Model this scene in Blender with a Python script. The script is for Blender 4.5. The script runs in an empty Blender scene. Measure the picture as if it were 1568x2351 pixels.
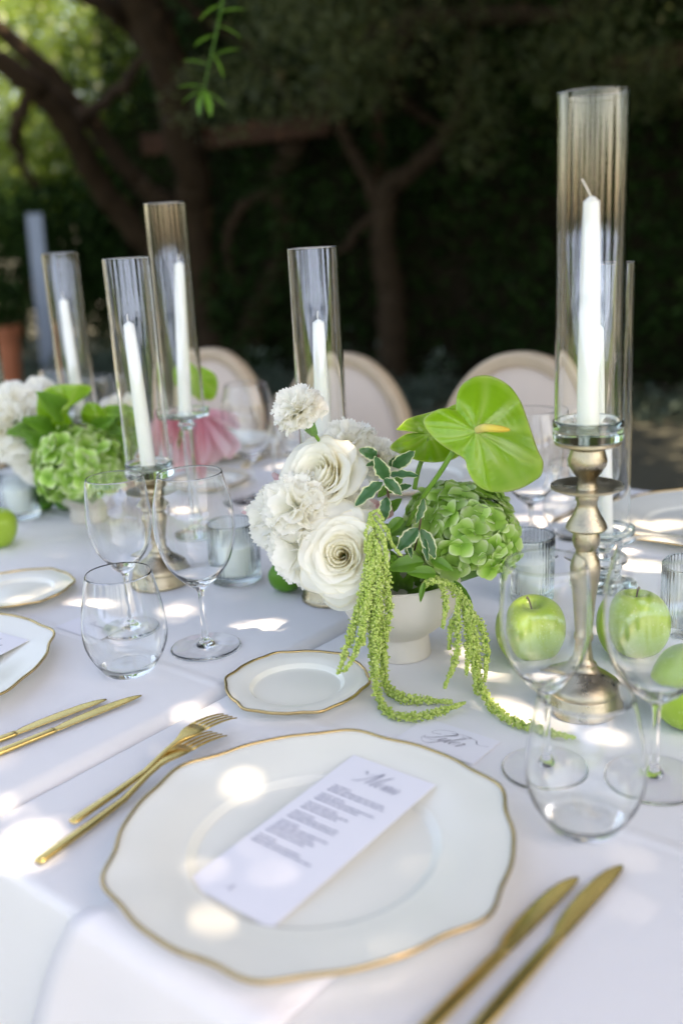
import bpy, bmesh, math, random
import numpy as np
from mathutils import Vector, Matrix, Euler

# ------------------------------------------------------------------ camera
SC = bpy.context.scene
COL = SC.collection
FPX = 35 / 36 * 2351.0
CX, CY = 784.0, 1175.5
_d = np.array([436.0, 7950.0, FPX]); _d /= np.linalg.norm(_d)
_up = -_d
_f = np.array([0, 0, 1.0]); _f = _f - _f.dot(_up) * _up; _f /= np.linalg.norm(_f)
RW = np.array([np.cross(_d, _f), _f, _up])          # rows: world axes in camera coordinates
CAMP = np.array([0.0, 0.0, 1.25])

cam_data = bpy.data.cameras.new('camera')
cam = bpy.data.objects.new('camera', cam_data); COL.objects.link(cam)
cam_data.sensor_fit = 'VERTICAL'; cam_data.sensor_height = 36.0; cam_data.sensor_width = 24.0
cam_data.lens = 35.0; cam_data.clip_start = 0.02; cam_data.clip_end = 600
cam_data.dof.use_dof = True; cam_data.dof.focus_distance = 1.13; cam_data.dof.aperture_fstop = 2.3
M3 = Matrix((RW[0], RW[1], RW[2])) @ Matrix(((1, 0, 0), (0, -1, 0), (0, 0, -1)))
cam.matrix_world = Matrix.Translation(CAMP.tolist()) @ M3.to_4x4()
SC.camera = cam

# ------------------------------------------------------------------ light
SUN_AZ, SUN_EL = math.radians(-30), math.radians(56)     # azimuth from +X, counter-clockwise
SDIR = np.array([math.cos(SUN_EL) * math.cos(SUN_AZ), math.cos(SUN_EL) * math.sin(SUN_AZ), math.sin(SUN_EL)])
world = bpy.data.worlds.new('World'); SC.world = world; world.use_nodes = True
wn = world.node_tree.nodes; wl = world.node_tree.links
sky = wn.new('ShaderNodeTexSky'); sky.sky_type = 'NISHITA'; sky.sun_disc = False
sky.sun_elevation = SUN_EL; sky.sun_rotation = math.pi / 2 - SUN_AZ
sky.air_density = 1.0; sky.dust_density = 1.8; sky.ozone_density = 1.0
wn['Background'].inputs[1].default_value = 0.15
wl.new(sky.outputs[0], wn['Background'].inputs[0])
sun_d = bpy.data.lights.new('sun', 'SUN'); sun_d.energy = 5.0; sun_d.angle = math.radians(0.55); sun_d.color = (1, 0.95, 0.87)
sun = bpy.data.objects.new('sun', sun_d); COL.objects.link(sun)
sun.rotation_euler = Vector((-SDIR).tolist()).to_track_quat('-Z', 'Y').to_euler()
SC.view_settings.view_transform = 'Standard'; SC.view_settings.look = 'None'
SC.view_settings.gamma = 1.0; SC.view_settings.exposure = 1.97; SC.view_settings.use_curve_mapping = False
try:
    SC.view_settings.use_white_balance = True; SC.view_settings.white_balance_temperature = 8700; SC.view_settings.white_balance_tint = 16
except Exception: pass
cy = SC.cycles
cy.max_bounces = 24; cy.diffuse_bounces = 10; cy.glossy_bounces = 6; cy.transmission_bounces = 18; cy.transparent_max_bounces = 12
cy.caustics_reflective = False; cy.caustics_refractive = True; cy.blur_glossy = 0.05
cy.sample_clamp_indirect = 6.0
cy.use_denoising = True
try: cy.denoiser = 'OPENIMAGEDENOISE'; cy.denoising_input_passes = 'RGB_ALBEDO_NORMAL'; cy.denoising_prefilter = 'ACCURATE'
except Exception: pass

# ------------------------------------------------------------------ helpers
def ray(x, y): return RW @ np.array([(x - CX) / FPX, (y - CY) / FPX, 1.0])
def at(x, y, z=0.75):
    r = ray(x, y); return CAMP + r * ((z - CAMP[2]) / r[2])
def atd(x, y, Y):
    r = ray(x, y); return CAMP + r * (Y / r[1])
def proj(p):
    v = RW.T @ (np.asarray(p, float) - CAMP); return CX + FPX * v[0] / v[2], CY + FPX * v[1] / v[2]
def depth(p): return (RW.T @ (np.asarray(p, float) - CAMP))[2]
TH = math.radians(50); TU = np.array([math.cos(TH), math.sin(TH), 0]); TV = np.array([-math.sin(TH), math.cos(TH), 0])
def UV(u, v, z=0.75): return TU * u + TV * v + np.array([0, 0, z])
def uv_of(p): return float(p[0] * TU[0] + p[1] * TU[1]), float(p[0] * TV[0] + p[1] * TV[1])
RNG = np.random.default_rng(7)
random.seed(7)

def mesh(name, verts, faces, mat=None, smooth=True, attrs=None):
    me = bpy.data.meshes.new(name)
    verts = np.asarray(verts, dtype=np.float32)
    if isinstance(faces, np.ndarray):
        n, k = faces.shape
        me.vertices.add(len(verts)); me.vertices.foreach_set('co', verts.ravel())
        me.loops.add(n * k); me.loops.foreach_set('vertex_index', faces.astype(np.int32).ravel())
        me.polygons.add(n); me.polygons.foreach_set('loop_start', np.arange(0, n * k, k, dtype=np.int32))
        me.update(calc_edges=True)
    else:
        me.from_pydata(verts.tolist(), [], faces)
    if smooth: me.polygons.foreach_set('use_smooth', np.ones(len(me.polygons), dtype=bool))
    if attrs:
        for k, v in attrs.items():
            a = me.attributes.new(k, 'FLOAT', 'POINT'); a.data.foreach_set('value', np.asarray(v, dtype=np.float32).ravel())
    if mat is not None: me.materials.append(mat)
    me.update()
    return me
def obj(name, me, parent=None, loc=None, rot=None, scale=None):
    o = bpy.data.objects.new(name, me); COL.objects.link(o)
    if parent is not None: o.parent = parent
    if loc is not None: o.location = [float(a) for a in loc]
    if rot is not None: o.rotation_euler = rot
    if scale is not None: o.scale = (scale,) * 3 if np.isscalar(scale) else scale
    return o
def tag(o, label, cat, group=None, kind=None):
    if label: o['label'] = label
    if cat: o['category'] = cat
    if group: o['group'] = group
    if kind: o['kind'] = kind
    return o
def thing(name, label, cat, loc=(0, 0, 0), rot=(0, 0, 0), group=None):
    o = bpy.data.objects.new(name, None); COL.objects.link(o); o.empty_display_size = 0.05
    o.location = [float(a) for a in loc]; o.rotation_euler = rot
    return tag(o, label, cat, group)
def copy_tree(o, parent=None):
    c = o.copy(); COL.objects.link(c); c.parent = parent
    for ch in list(o.children): copy_tree(ch, c)
    return c
def dup(o, loc, rot=None, label=None, scale=None):
    c = copy_tree(o); c.location = [float(a) for a in loc]
    if rot is not None: c.rotation_euler = rot
    if scale is not None: c.scale = (scale,) * 3 if np.isscalar(scale) else scale
    if label: c['label'] = label
    return c
def join(parts):
    V, F, n = [], [], 0
    for v, f in parts:
        v = np.asarray(v); V.append(v); F += [[i + n for i in q] for q in f]; n += len(v)
    return np.concatenate(V), F
def grid_faces(nu, nv, wrap=False):
    F = []
    for j in range(nv - 1):
        for i in range(nu if wrap else nu - 1):
            i2 = (i + 1) % nu
            F.append([j * nu + i, j * nu + i2, (j + 1) * nu + i2, (j + 1) * nu + i])
    return F
def lathe(prof, n=48, closed=False, rmod=None):
    """prof: list of (r, z); revolve about z. r==0 ends become poles."""
    V, rows = [], []
    for r, z in prof:
        if r <= 1e-7: rows.append([len(V)]); V.append((0, 0, z))
        else:
            st = len(V)
            for i in range(n):
                a = 2 * math.pi * i / n; k = rmod(a, r) if rmod else 1
                V.append((r * k * math.cos(a), r * k * math.sin(a), z))
            rows.append(list(range(st, st + n)))
    F = []
    R = list(range(len(rows)))
    pairs = list(zip(R[:-1], R[1:])) + ([(R[-1], R[0])] if closed else [])
    for a, b in pairs:
        A, B = rows[a], rows[b]
        for i in range(n):
            j = (i + 1) % n
            if len(A) == 1 and len(B) == 1: continue
            if len(A) == 1: F.append([A[0], B[j], B[i]])
            elif len(B) == 1: F.append([A[i], A[j], B[0]])
            else: F.append([A[i], A[j], B[j], B[i]])
    return np.array(V), F
def smooth_prof(pts, per=6, clip=True):
    """Catmull-Rom through (r, z) points."""
    P = np.array(pts, float); out = []
    for i in range(len(P) - 1):
        p0 = P[max(i - 1, 0)]; p1 = P[i]; p2 = P[i + 1]; p3 = P[min(i + 2, len(P) - 1)]
        for k in range(per):
            t = k / per
            out.append(0.5 * ((2 * p1) + (-p0 + p2) * t + (2 * p0 - 5 * p1 + 4 * p2 - p3) * t * t + (-p0 + 3 * p1 - 3 * p2 + p3) * t ** 3))
    out.append(P[-1]); out = np.array(out)
    if clip and out.shape[1] == 2: out[:, 0] = np.maximum(out[:, 0], 0)
    return out
def spline(pts, per=8): return smooth_prof([list(p) for p in pts], per, False)
def tube(path, radii, n=8, caps=True):
    P = np.asarray(path, float); m = len(P)
    rad = np.interp(np.linspace(0, 1, m), np.linspace(0, 1, len(radii)), radii) if np.ndim(radii) else np.full(m, radii)
    T = np.gradient(P, axis=0); T /= np.linalg.norm(T, axis=1)[:, None] + 1e-12
    ref = np.array([0, 0, 1.0]) if abs(T[0][2]) < 0.9 else np.array([1.0, 0, 0])
    V = []
    nrm = np.cross(T[0], ref); nrm /= np.linalg.norm(nrm)
    for i in range(m):
        nrm = nrm - nrm.dot(T[i]) * T[i]; nrm /= np.linalg.norm(nrm) + 1e-12
        b = np.cross(T[i], nrm)
        for k in range(n):
            a = 2 * math.pi * k / n
            V.append(P[i] + rad[i] * (math.cos(a) * nrm + math.sin(a) * b))
    F = grid_faces(n, m, True)
    if caps: F += [list(range(n))[::-1], list(range((m - 1) * n, m * n))]
    return np.array(V), F
def box(cx, cy, cz, sx, sy, sz):
    x, y, z = sx / 2, sy / 2, sz / 2
    V = np.array([(-x, -y, -z), (x, -y, -z), (x, y, -z), (-x, y, -z), (-x, -y, z), (x, -y, z), (x, y, z), (-x, y, z)]) + np.array([cx, cy, cz])
    return V, [[0, 3, 2, 1], [4, 5, 6, 7], [0, 1, 5, 4], [1, 2, 6, 5], [2, 3, 7, 6], [3, 0, 4, 7]]
def loft(stations, n=12, p=2.6):
    """stations: (l, y_left, y_right, z_mid, thickness): closed bar running along x."""
    V = []
    for l, a, b, zc, th in stations:
        c, w = (a + b) / 2, abs(b - a) / 2
        for k in range(n):
            t = 2 * math.pi * k / n; ct, s = math.cos(t), math.sin(t)
            V.append((l, c + w * math.copysign(abs(ct) ** (2 / p), ct), zc + th / 2 * math.copysign(abs(s) ** (2 / p), s)))
    m = len(stations); F = grid_faces(n, m, True)
    F += [list(range(n))[::-1], list(range((m - 1) * n, m * n))]
    return np.array(V), F
def rot_to(zdir, spin=0.0):
    z = Vector([float(a) for a in zdir]).normalized()
    q = z.to_track_quat('Z', 'Y')
    return (q.to_matrix() @ Matrix.Rotation(spin, 3, 'Z')).to_euler()

# ------------------------------------------------------------------ materials
def node_mat(name):
    m = bpy.data.materials.new(name); m.use_nodes = True
    nt = m.node_tree; b = nt.nodes['Principled BSDF']
    return m, nt, b
def pbr(name, col, rough=0.5, metal=0.0, var=0.0, scale=30, bump=0.0, bscale=200, spec=0.5, sss=0.0, transl=0.0, coat=0.0, coord='Object', rvar=0.0):
    m, nt, b = node_mat(name); N, L = nt.nodes, nt.links
    b.inputs['Base Color'].default_value = (*col, 1); b.inputs['Roughness'].default_value = rough; b.inputs['Metallic'].default_value = metal
    b.inputs['Specular IOR Level'].default_value = spec
    if coat: b.inputs['Coat Weight'].default_value = coat; b.inputs['Coat Roughness'].default_value = 0.05
    if sss:
        b.inputs['Subsurface Weight'].default_value = sss; b.inputs['Subsurface Radius'].default_value = (1, .9, .7); b.inputs['Subsurface Scale'].default_value = 0.008
    tc = N.new('ShaderNodeTexCoord')
    if var:
        no = N.new('ShaderNodeTexNoise'); no.inputs['Scale'].default_value = scale; no.inputs['Detail'].default_value = 5
        L.new(tc.outputs[coord], no.inputs['Vector'])
        mx = N.new('ShaderNodeMix'); mx.data_type = 'RGBA'
        mx.inputs['A'].default_value = tuple(max(0, c * (1 - var)) for c in col) + (1,)
        mx.inputs['B'].default_value = tuple(min(1, c * (1 + var)) for c in col) + (1,)
        L.new(no.outputs['Fac'], mx.inputs['Factor']); L.new(mx.outputs['Result'], b.inputs['Base Color'])
        if rvar:
            mr = N.new('ShaderNodeMapRange'); mr.inputs['From Min'].default_value = 0.3; mr.inputs['From Max'].default_value = 0.7
            mr.inputs['To Min'].default_value = rough - rvar; mr.inputs['To Max'].default_value = rough + rvar
            L.new(no.outputs['Fac'], mr.inputs['Value']); L.new(mr.outputs['Result'], b.inputs['Roughness'])
    if bump:
        n2 = N.new('ShaderNodeTexNoise'); n2.inputs['Scale'].default_value = bscale; n2.inputs['Detail'].default_value = 4
        L.new(tc.outputs[coord], n2.inputs['Vector'])
        bp = N.new('ShaderNodeBump'); bp.inputs['Strength'].default_value = bump; bp.inputs['Distance'].default_value = 0.002
        L.new(n2.outputs['Fac'], bp.inputs['Height']); L.new(bp.outputs['Normal'], b.inputs['Normal'])
    if transl:
        tr = N.new('ShaderNodeBsdfTranslucent'); ms = N.new('ShaderNodeMixShader'); ms.inputs['Fac'].default_value = transl
        src = b.inputs['Base Color'].links[0].from_socket if b.inputs['Base Color'].links else None
        if src: L.new(src, tr.inputs['Color'])
        else: tr.inputs['Color'].default_value = (*col, 1)
        L.new(b.outputs[0], ms.inputs[1]); L.new(tr.outputs[0], ms.inputs[2]); L.new(ms.outputs[0], N['Material Output'].inputs['Surface'])
    return m
def ramp_mat(name, stops, attr='edge', rough=0.5, transl=0.25, noise=0.0, nscale=120, interp='LINEAR', spec=0.4, bump=0.0, bscale=300, rnd=0.0):
    """colour runs with a stored point attribute (centre-to-edge of a petal or leaf)."""
    m, nt, b = node_mat(name); N, L = nt.nodes, nt.links
    at_ = N.new('ShaderNodeAttribute'); at_.attribute_name = attr
    fac = at_.outputs['Fac']
    tc = N.new('ShaderNodeTexCoord')
    if noise:
        no = N.new('ShaderNodeTexNoise'); no.inputs['Scale'].default_value = nscale; no.inputs['Detail'].default_value = 3
        L.new(tc.outputs['Object'], no.inputs['Vector'])
        ma = N.new('ShaderNodeMath'); ma.operation = 'MULTIPLY_ADD'; ma.inputs[1].default_value = noise
        sb = N.new('ShaderNodeMath'); sb.operation = 'SUBTRACT'; sb.inputs[1].default_value = noise * 0.5
        L.new(no.outputs['Fac'], ma.inputs[0]); L.new(fac, ma.inputs[2]); L.new(ma.outputs[0], sb.inputs[0]); fac = sb.outputs[0]
    cr = N.new('ShaderNodeValToRGB'); cr.color_ramp.interpolation = interp
    while len(cr.color_ramp.elements) < len(stops): cr.color_ramp.elements.new(0.5)
    for e, (p, c) in zip(cr.color_ramp.elements, stops): e.position = p; e.color = (*c, 1)
    L.new(fac, cr.inputs['Fac']); colour = cr.outputs['Color']
    if rnd:
        oi = N.new('ShaderNodeObjectInfo'); hs = N.new('ShaderNodeHueSaturation')
        mr = N.new('ShaderNodeMapRange'); mr.inputs['To Min'].default_value = 1 - rnd; mr.inputs['To Max'].default_value = 1 + rnd
        L.new(oi.outputs['Random'], mr.inputs['Value']); L.new(mr.outputs['Result'], hs.inputs['Value']); L.new(colour, hs.inputs['Color']); colour = hs.outputs['Color']
    L.new(colour, b.inputs['Base Color'])
    b.inputs['Roughness'].default_value = rough; b.inputs['Specular IOR Level'].default_value = spec
    if bump:
        n2 = N.new('ShaderNodeTexNoise'); n2.inputs['Scale'].default_value = bscale
        L.new(tc.outputs['Object'], n2.inputs['Vector'])
        bp = N.new('ShaderNodeBump'); bp.inputs['Strength'].default_value = bump; bp.inputs['Distance'].default_value = 0.001
        L.new(n2.outputs['Fac'], bp.inputs['Height']); L.new(bp.outputs['Normal'], b.inputs['Normal'])
    if transl:
        tr = N.new('ShaderNodeBsdfTranslucent'); ms = N.new('ShaderNodeMixShader'); ms.inputs['Fac'].default_value = transl
        L.new(colour, tr.inputs['Color']); L.new(b.outputs[0], ms.inputs[1]); L.new(tr.outputs[0], ms.inputs[2]); L.new(ms.outputs[0], N['Material Output'].inputs['Surface'])
    return m
def leaf_mat(name, c1, c2, rough=0.45, transl=0.3, spec=0.4):
    """foliage: colour varies from leaf to leaf through a stored value."""
    return ramp_mat(name, [(0, c1), (1, c2)], attr='tint', rough=rough, transl=transl, spec=spec)
def glass_mat(name, col=(1, 1, 1), ior=1.48, rough=0.0):
    m, nt, b = node_mat(name); N, L = nt.nodes, nt.links
    g = N.new('ShaderNodeBsdfGlass'); g.inputs['Color'].default_value = (*col, 1); g.inputs['IOR'].default_value = ior; g.inputs['Roughness'].default_value = rough
    L.new(g.outputs[0], N['Material Output'].inputs['Surface']); N.remove(b)
    return m
def cloth_mat(name, col, weave=900, strength=0.25, creases=()):
    m, nt, b = node_mat(name); N, L = nt.nodes, nt.links
    tc = N.new('ShaderNodeTexCoord')
    b.inputs['Roughness'].default_value = 0.85; b.inputs['Specular IOR Level'].default_value = 0.25; b.inputs['Sheen Weight'].default_value = 0.15
    w1 = N.new('ShaderNodeTexWave'); w1.bands_direction = 'X'; w1.inputs['Scale'].default_value = weave; w1.inputs['Distortion'].default_value = 0.6
    w2 = N.new('ShaderNodeTexWave'); w2.bands_direction = 'Y'; w2.inputs['Scale'].default_value = weave; w2.inputs['Distortion'].default_value = 0.6
    no = N.new('ShaderNodeTexNoise'); no.inputs['Scale'].default_value = 6; no.inputs['Detail'].default_value = 3
    for w in (w1, w2, no): L.new(tc.outputs['Object'], w.inputs['Vector'])
    ad = N.new('ShaderNodeMath'); ad.operation = 'ADD'; L.new(w1.outputs['Fac'], ad.inputs[0]); L.new(w2.outputs['Fac'], ad.inputs[1])
    b1 = N.new('ShaderNodeBump'); b1.inputs['Strength'].default_value = strength; b1.inputs['Distance'].default_value = 0.0003; L.new(ad.outputs[0], b1.inputs['Height'])
    b2 = N.new('ShaderNodeBump'); b2.inputs['Strength'].default_value = 0.25; b2.inputs['Distance'].default_value = 0.006; L.new(no.outputs['Fac'], b2.inputs['Height'])
    L.new(b1.outputs['Normal'], b2.inputs['Normal']); last = b2
    mp = N.new('ShaderNodeMapping'); mp.inputs['Rotation'].default_value = (0, 0, -math.radians(50)); L.new(tc.outputs['Object'], mp.inputs['Vector'])
    for sc_ in ((420, 18, 18), (18, 420, 18)):            # thread slubs along warp and weft
        mq = N.new('ShaderNodeMapping'); mq.inputs['Scale'].default_value = sc_; L.new(mp.outputs['Vector'], mq.inputs['Vector'])
        sl = N.new('ShaderNodeTexNoise'); sl.inputs['Scale'].default_value = 1.0; sl.inputs['Detail'].default_value = 2; L.new(mq.outputs['Vector'], sl.inputs['Vector'])
        bs = N.new('ShaderNodeBump'); bs.inputs['Strength'].default_value = 0.22; bs.inputs['Distance'].default_value = 0.0006
        L.new(sl.outputs['Fac'], bs.inputs['Height']); L.new(last.outputs['Normal'], bs.inputs['Normal']); last = bs
    if creases:
        sep = N.new('ShaderNodeSeparateXYZ'); L.new(mp.outputs['Vector'], sep.inputs['Vector'])
        for ax, c0 in creases:
            sb = N.new('ShaderNodeMath'); sb.operation = 'SUBTRACT'; sb.inputs[1].default_value = c0; L.new(sep.outputs[ax], sb.inputs[0])
            ab = N.new('ShaderNodeMath'); ab.operation = 'ABSOLUTE'; L.new(sb.outputs[0], ab.inputs[0])
            mr = N.new('ShaderNodeMapRange'); mr.interpolation_type = 'SMOOTHSTEP'; mr.inputs['From Max'].default_value = 0.012; mr.inputs['To Min'].default_value = 1; mr.inputs['To Max'].default_value = 0; L.new(ab.outputs[0], mr.inputs['Value'])
            bc = N.new('ShaderNodeBump'); bc.inputs['Strength'].default_value = 0.35; bc.inputs['Distance'].default_value = 0.004
            L.new(mr.outputs['Result'], bc.inputs['Height']); L.new(last.outputs['Normal'], bc.inputs['Normal']); last = bc
    L.new(last.outputs['Normal'], b.inputs['Normal'])
    mx = N.new('ShaderNodeMix'); mx.data_type = 'RGBA'
    mx.inputs['A'].default_value = tuple(c * 0.96 for c in col) + (1,); mx.inputs['B'].default_value = (*col, 1)
    L.new(no.outputs['Fac'], mx.inputs['Factor']); L.new(mx.outputs['Result'], b.inputs['Base Color'])
    return m

MAT = dict(
    cloth=cloth_mat('white linen', (0.80, 0.80, 0.81), creases=((0, 1.04), (0, .70), (1, .13), (1, 1.42))), napkin=cloth_mat('napkin cotton', (0.83, 0.80, 0.82), 1200),
    porcelain=pbr('ivory porcelain', (0.83, 0.83, 0.755), 0.16, spec=0.5),
    gold=pbr('gold rim', (0.66, 0.47, 0.22), 0.22, 1.0, var=0.25, scale=60),
    cutlery=pbr('brushed gold', (0.78, 0.56, 0.20), 0.27, 1.0, var=0.12, scale=90, bump=0.03, bscale=400),
    brass=pbr('antique brass', (0.47, 0.405, 0.29), 0.34, 1.0, var=0.45, scale=38, bump=0.22, bscale=300, rvar=0.14),
    glass=glass_mat('clear glass', (0.995, 1, 0.998), 1.47), crystal=glass_mat('greenish crystal', (0.965, 0.993, 0.983), 1.5),
    footglass=glass_mat('thin foot glass', (1, 1, 1), 1.30), ribbed=glass_mat('ribbed glass', (0.96, 0.985, 0.985), 1.48),
    wax=pbr('candle wax', (0.82, 0.82, 0.77), 0.42, sss=0.25, spec=0.4), wick=pbr('wick', (0.75, 0.72, 0.65), 0.8),
    paper=pbr('white card', (0.80, 0.80, 0.85), 0.8, bump=0.05, bscale=900), ink=pbr('violet ink', (0.10, 0.085, 0.13), 0.7), inkb=pbr('blue ink', (0.16, 0.18, 0.27), 0.7),
    stone=pbr('chalky ceramic', (0.66, 0.62, 0.55), 0.75, var=0.12, scale=14, bump=0.25, bscale=90),
    petal_w=ramp_mat('white petal', [(0, (0.86, 0.87, 0.66)), (0.35, (0.95, 0.94, 0.86)), (1, (0.97, 0.955, 0.90))], transl=0.45, bump=0.15, bscale=160),
    petal_c=ramp_mat('cream rose petal', [(0, (0.93, 0.86, 0.60)), (0.35, (0.955, 0.93, 0.81)), (0.955, (0.97, 0.96, 0.90)), (1, (0.90, 0.85, 0.68))], transl=0.48, noise=0.06, nscale=90, bump=0.2, bscale=140),
    petal_p=ramp_mat('pink petal', [(0, (0.80, 0.38, 0.42)), (0.5, (0.86, 0.50, 0.55)), (1, (0.90, 0.70, 0.71))], transl=0.35),
    petal_peach=ramp_mat('peach petal', [(0, (0.75, 0.55, 0.38)), (1, (0.82, 0.68, 0.58))], transl=0.35),
    hydr=ramp_mat('green hydrangea', [(0, (0.15, 0.35, 0.025)), (0.4, (0.32, 0.57, 0.09)), (0.75, (0.50, 0.69, 0.23)), (1, (0.70, 0.79, 0.48))], transl=0.3, rough=0.5, noise=0.25, nscale=90, rnd=0.22, bump=0.15, bscale=260),
    spathe=ramp_mat('green spathe', [(0, (0.42, 0.62, 0.13)), (0.2, (0.25, 0.50, 0.022)), (0.85, (0.215, 0.45, 0.02)), (0.96, (0.30, 0.52, 0.05)), (1, (0.52, 0.62, 0.19))], transl=0.22, rough=0.2, spec=0.6, noise=0.12, nscale=30),
    spadix=ramp_mat('yellow spadix', [(0, (0.78, 0.66, 0.30)), (0.6, (0.78, 0.60, 0.10)), (1, (0.72, 0.45, 0.04))], attr='along', transl=0.0, rough=0.6, bump=0.5, bscale=900),
    stem=pbr('green stem', (0.13, 0.28, 0.03), 0.45, var=0.25, scale=60), calyx=pbr('calyx green', (0.12, 0.27, 0.06), 0.45, var=0.3, scale=80),
    varieg=ramp_mat('variegated leaf', [(0, (0.035, 0.13, 0.035)), (0.66, (0.05, 0.16, 0.05)), (0.72, (0.62, 0.66, 0.36)), (1, (0.70, 0.70, 0.45))], transl=0.15, rough=0.3, noise=0.28, nscale=130, spec=0.5),
    leaf=ramp_mat('mid green leaf', [(0, (0.09, 0.24, 0.02)), (1, (0.15, 0.33, 0.04))], transl=0.25, rough=0.35),
    amar=ramp_mat('amaranth', [(0, (0.38, 0.56, 0.08)), (1, (0.70, 0.80, 0.28))], attr='tint', transl=0.2, rough=0.7),
    apple=ramp_mat('green apple', [(0, (0.16, 0.26, 0.03)), (0.25, (0.25, 0.42, 0.03)), (1, (0.33, 0.50, 0.05))], transl=0.0, rough=0.28, noise=0.5, nscale=28, spec=0.5),
    lime=ramp_mat('lime peel', [(0, (0.03, 0.10, 0.01)), (1, (0.07, 0.24, 0.012))], transl=0.0, rough=0.32, noise=0.6, nscale=25, bump=0.35, bscale=320),
    twig=pbr('apple stalk', (0.12, 0.07, 0.04), 0.7),
    wood=pbr('limed oak', (0.56, 0.43, 0.30), 0.5, var=0.25, scale=18, bump=0.1, bscale=90), uphol=cloth_mat('beige linen', (0.66, 0.55, 0.47), 700),
    bark=pbr('bark', (0.034, 0.023, 0.014), 0.9, var=0.6, scale=9, bump=1.0, bscale=22, spec=0.1),
    timber=pbr('dark timber', (0.045, 0.022, 0.012), 0.75, var=0.5, scale=12, bump=0.3, bscale=50, spec=0.15),
    terracotta=pbr('terracotta', (0.42, 0.15, 0.08), 0.8, var=0.2, scale=15), blue=pbr('pale blue paint', (0.20, 0.26, 0.34), 0.6, var=0.1, scale=8),
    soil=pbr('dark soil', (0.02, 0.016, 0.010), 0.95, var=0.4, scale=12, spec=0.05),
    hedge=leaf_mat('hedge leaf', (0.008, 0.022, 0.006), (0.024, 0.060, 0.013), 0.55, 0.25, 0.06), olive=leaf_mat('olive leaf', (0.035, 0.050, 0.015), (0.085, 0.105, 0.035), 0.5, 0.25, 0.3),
    bright=leaf_mat('young leaf', (0.08, 0.15, 0.012), (0.22, 0.32, 0.04), 0.27, 0.35, 1.0), grey=leaf_mat('silvery leaf', (0.05, 0.085, 0.06), (0.13, 0.18, 0.14), 0.6),  # sunlit look put into the lighter leaf colour of the two crowns
)

def tint_by(mat, make_fac, col):
    nt = mat.node_tree; N, L = nt.nodes, nt.links; b = N['Principled BSDF']; src = b.inputs['Base Color'].links[0].from_socket
    mx = N.new('ShaderNodeMix'); mx.data_type = 'RGBA'; mx.inputs['B'].default_value = (*col, 1)
    L.new(make_fac(N, L), mx.inputs['Factor']); L.new(src, mx.inputs['A'])
    for l in list(src.links):
        if l.to_node != mx: L.new(mx.outputs['Result'], l.to_socket)
def vein_fac(N, L):
    a = N.new('ShaderNodeAttribute'); a.attribute_name = 'vein'; m = N.new('ShaderNodeMath'); m.operation = 'MULTIPLY'; m.inputs[1].default_value = .45; L.new(a.outputs['Fac'], m.inputs[0]); return m.outputs[0]
tint_by(MAT['spathe'], vein_fac, (0.46, 0.62, 0.14))
def dots_fac(N, L):
    tc = N.new('ShaderNodeTexCoord'); v = N.new('ShaderNodeTexVoronoi'); v.inputs['Scale'].default_value = 170; L.new(tc.outputs['Object'], v.inputs['Vector'])
    r = N.new('ShaderNodeMapRange'); r.inputs['From Min'].default_value = .22; r.inputs['From Max'].default_value = .12; r.inputs['To Max'].default_value = .55; L.new(v.outputs['Distance'], r.inputs['Value']); return r.outputs['Result']
tint_by(MAT['apple'], dots_fac, (0.60, 0.68, 0.30))

# ------------------------------------------------------------------ setting: ground, hedge, trees
def leaves_arrays(centers, length, width, up=0.4, rng=RNG):
    n = len(centers)
    nr = rng.normal(size=(n, 3)); nr[:, 2] = np.abs(nr[:, 2]) * (1 + up * 2) ; nr /= np.linalg.norm(nr, axis=1)[:, None]
    t = rng.normal(size=(n, 3)); t -= (t * nr).sum(1)[:, None] * nr; t /= np.linalg.norm(t, axis=1)[:, None]
    b = np.cross(nr, t)
    L = (length * rng.uniform(0.7, 1.25, n))[:, None]; Wd = (width * rng.uniform(0.75, 1.2, n))[:, None]
    c = np.asarray(centers)
    V = np.stack([c - t * L / 2, c + b * Wd / 2 - nr * Wd * .18 + t * L * .05, c + t * L / 2, c - b * Wd / 2 - nr * Wd * .18 + t * L * .05], 1).reshape(-1, 3)
    F = np.arange(n * 4).reshape(n, 4)
    return V, F, np.repeat(rng.uniform(0, 1, n), 4)
def foliage(name, centers, length, width, mat, parent=None, up=0.4):
    V, F, t = leaves_arrays(centers, length, width, up)
    o = obj(name, mesh(name, V, F, mat, smooth=False, attrs={'tint': t}), parent)
    o['kind'] = 'stuff'
    return o

gm, gnt, gb = node_mat('terrace earth'); gN, gL = gnt.nodes, gnt.links
gtc = gN.new('ShaderNodeTexCoord'); gno = gN.new('ShaderNodeTexNoise'); gno.inputs['Scale'].default_value = 3; gno.inputs['Detail'].default_value = 8
gvo = gN.new('ShaderNodeTexVoronoi'); gvo.inputs['Scale'].default_value = 40
gL.new(gtc.outputs['Object'], gno.inputs['Vector']); gL.new(gtc.outputs['Object'], gvo.inputs['Vector'])
gcr = gN.new('ShaderNodeValToRGB'); gcr.color_ramp.elements[0].color = (0.05, 0.052, 0.038, 1); gcr.color_ramp.elements[1].color = (0.12, 0.12, 0.085, 1)
gL.new(gno.outputs['Fac'], gcr.inputs['Fac']); gL.new(gcr.outputs['Color'], gb.inputs['Base Color']); gb.inputs['Roughness'].default_value = 0.95
gbp = gN.new('ShaderNodeBump'); gbp.inputs['Strength'].default_value = 0.5; gbp.inputs['Distance'].default_value = 0.02
gL.new(gvo.outputs['Distance'], gbp.inputs['Height']); gL.new(gbp.outputs['Normal'], gb.inputs['Normal'])
xs = np.concatenate([[-250, -80, -30], np.linspace(-14, 14, 30), [30, 80, 250]])
gx, gy = np.meshgrid(xs, xs); gz = RNG.uniform(-0.012, 0.0, gx.shape)
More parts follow.
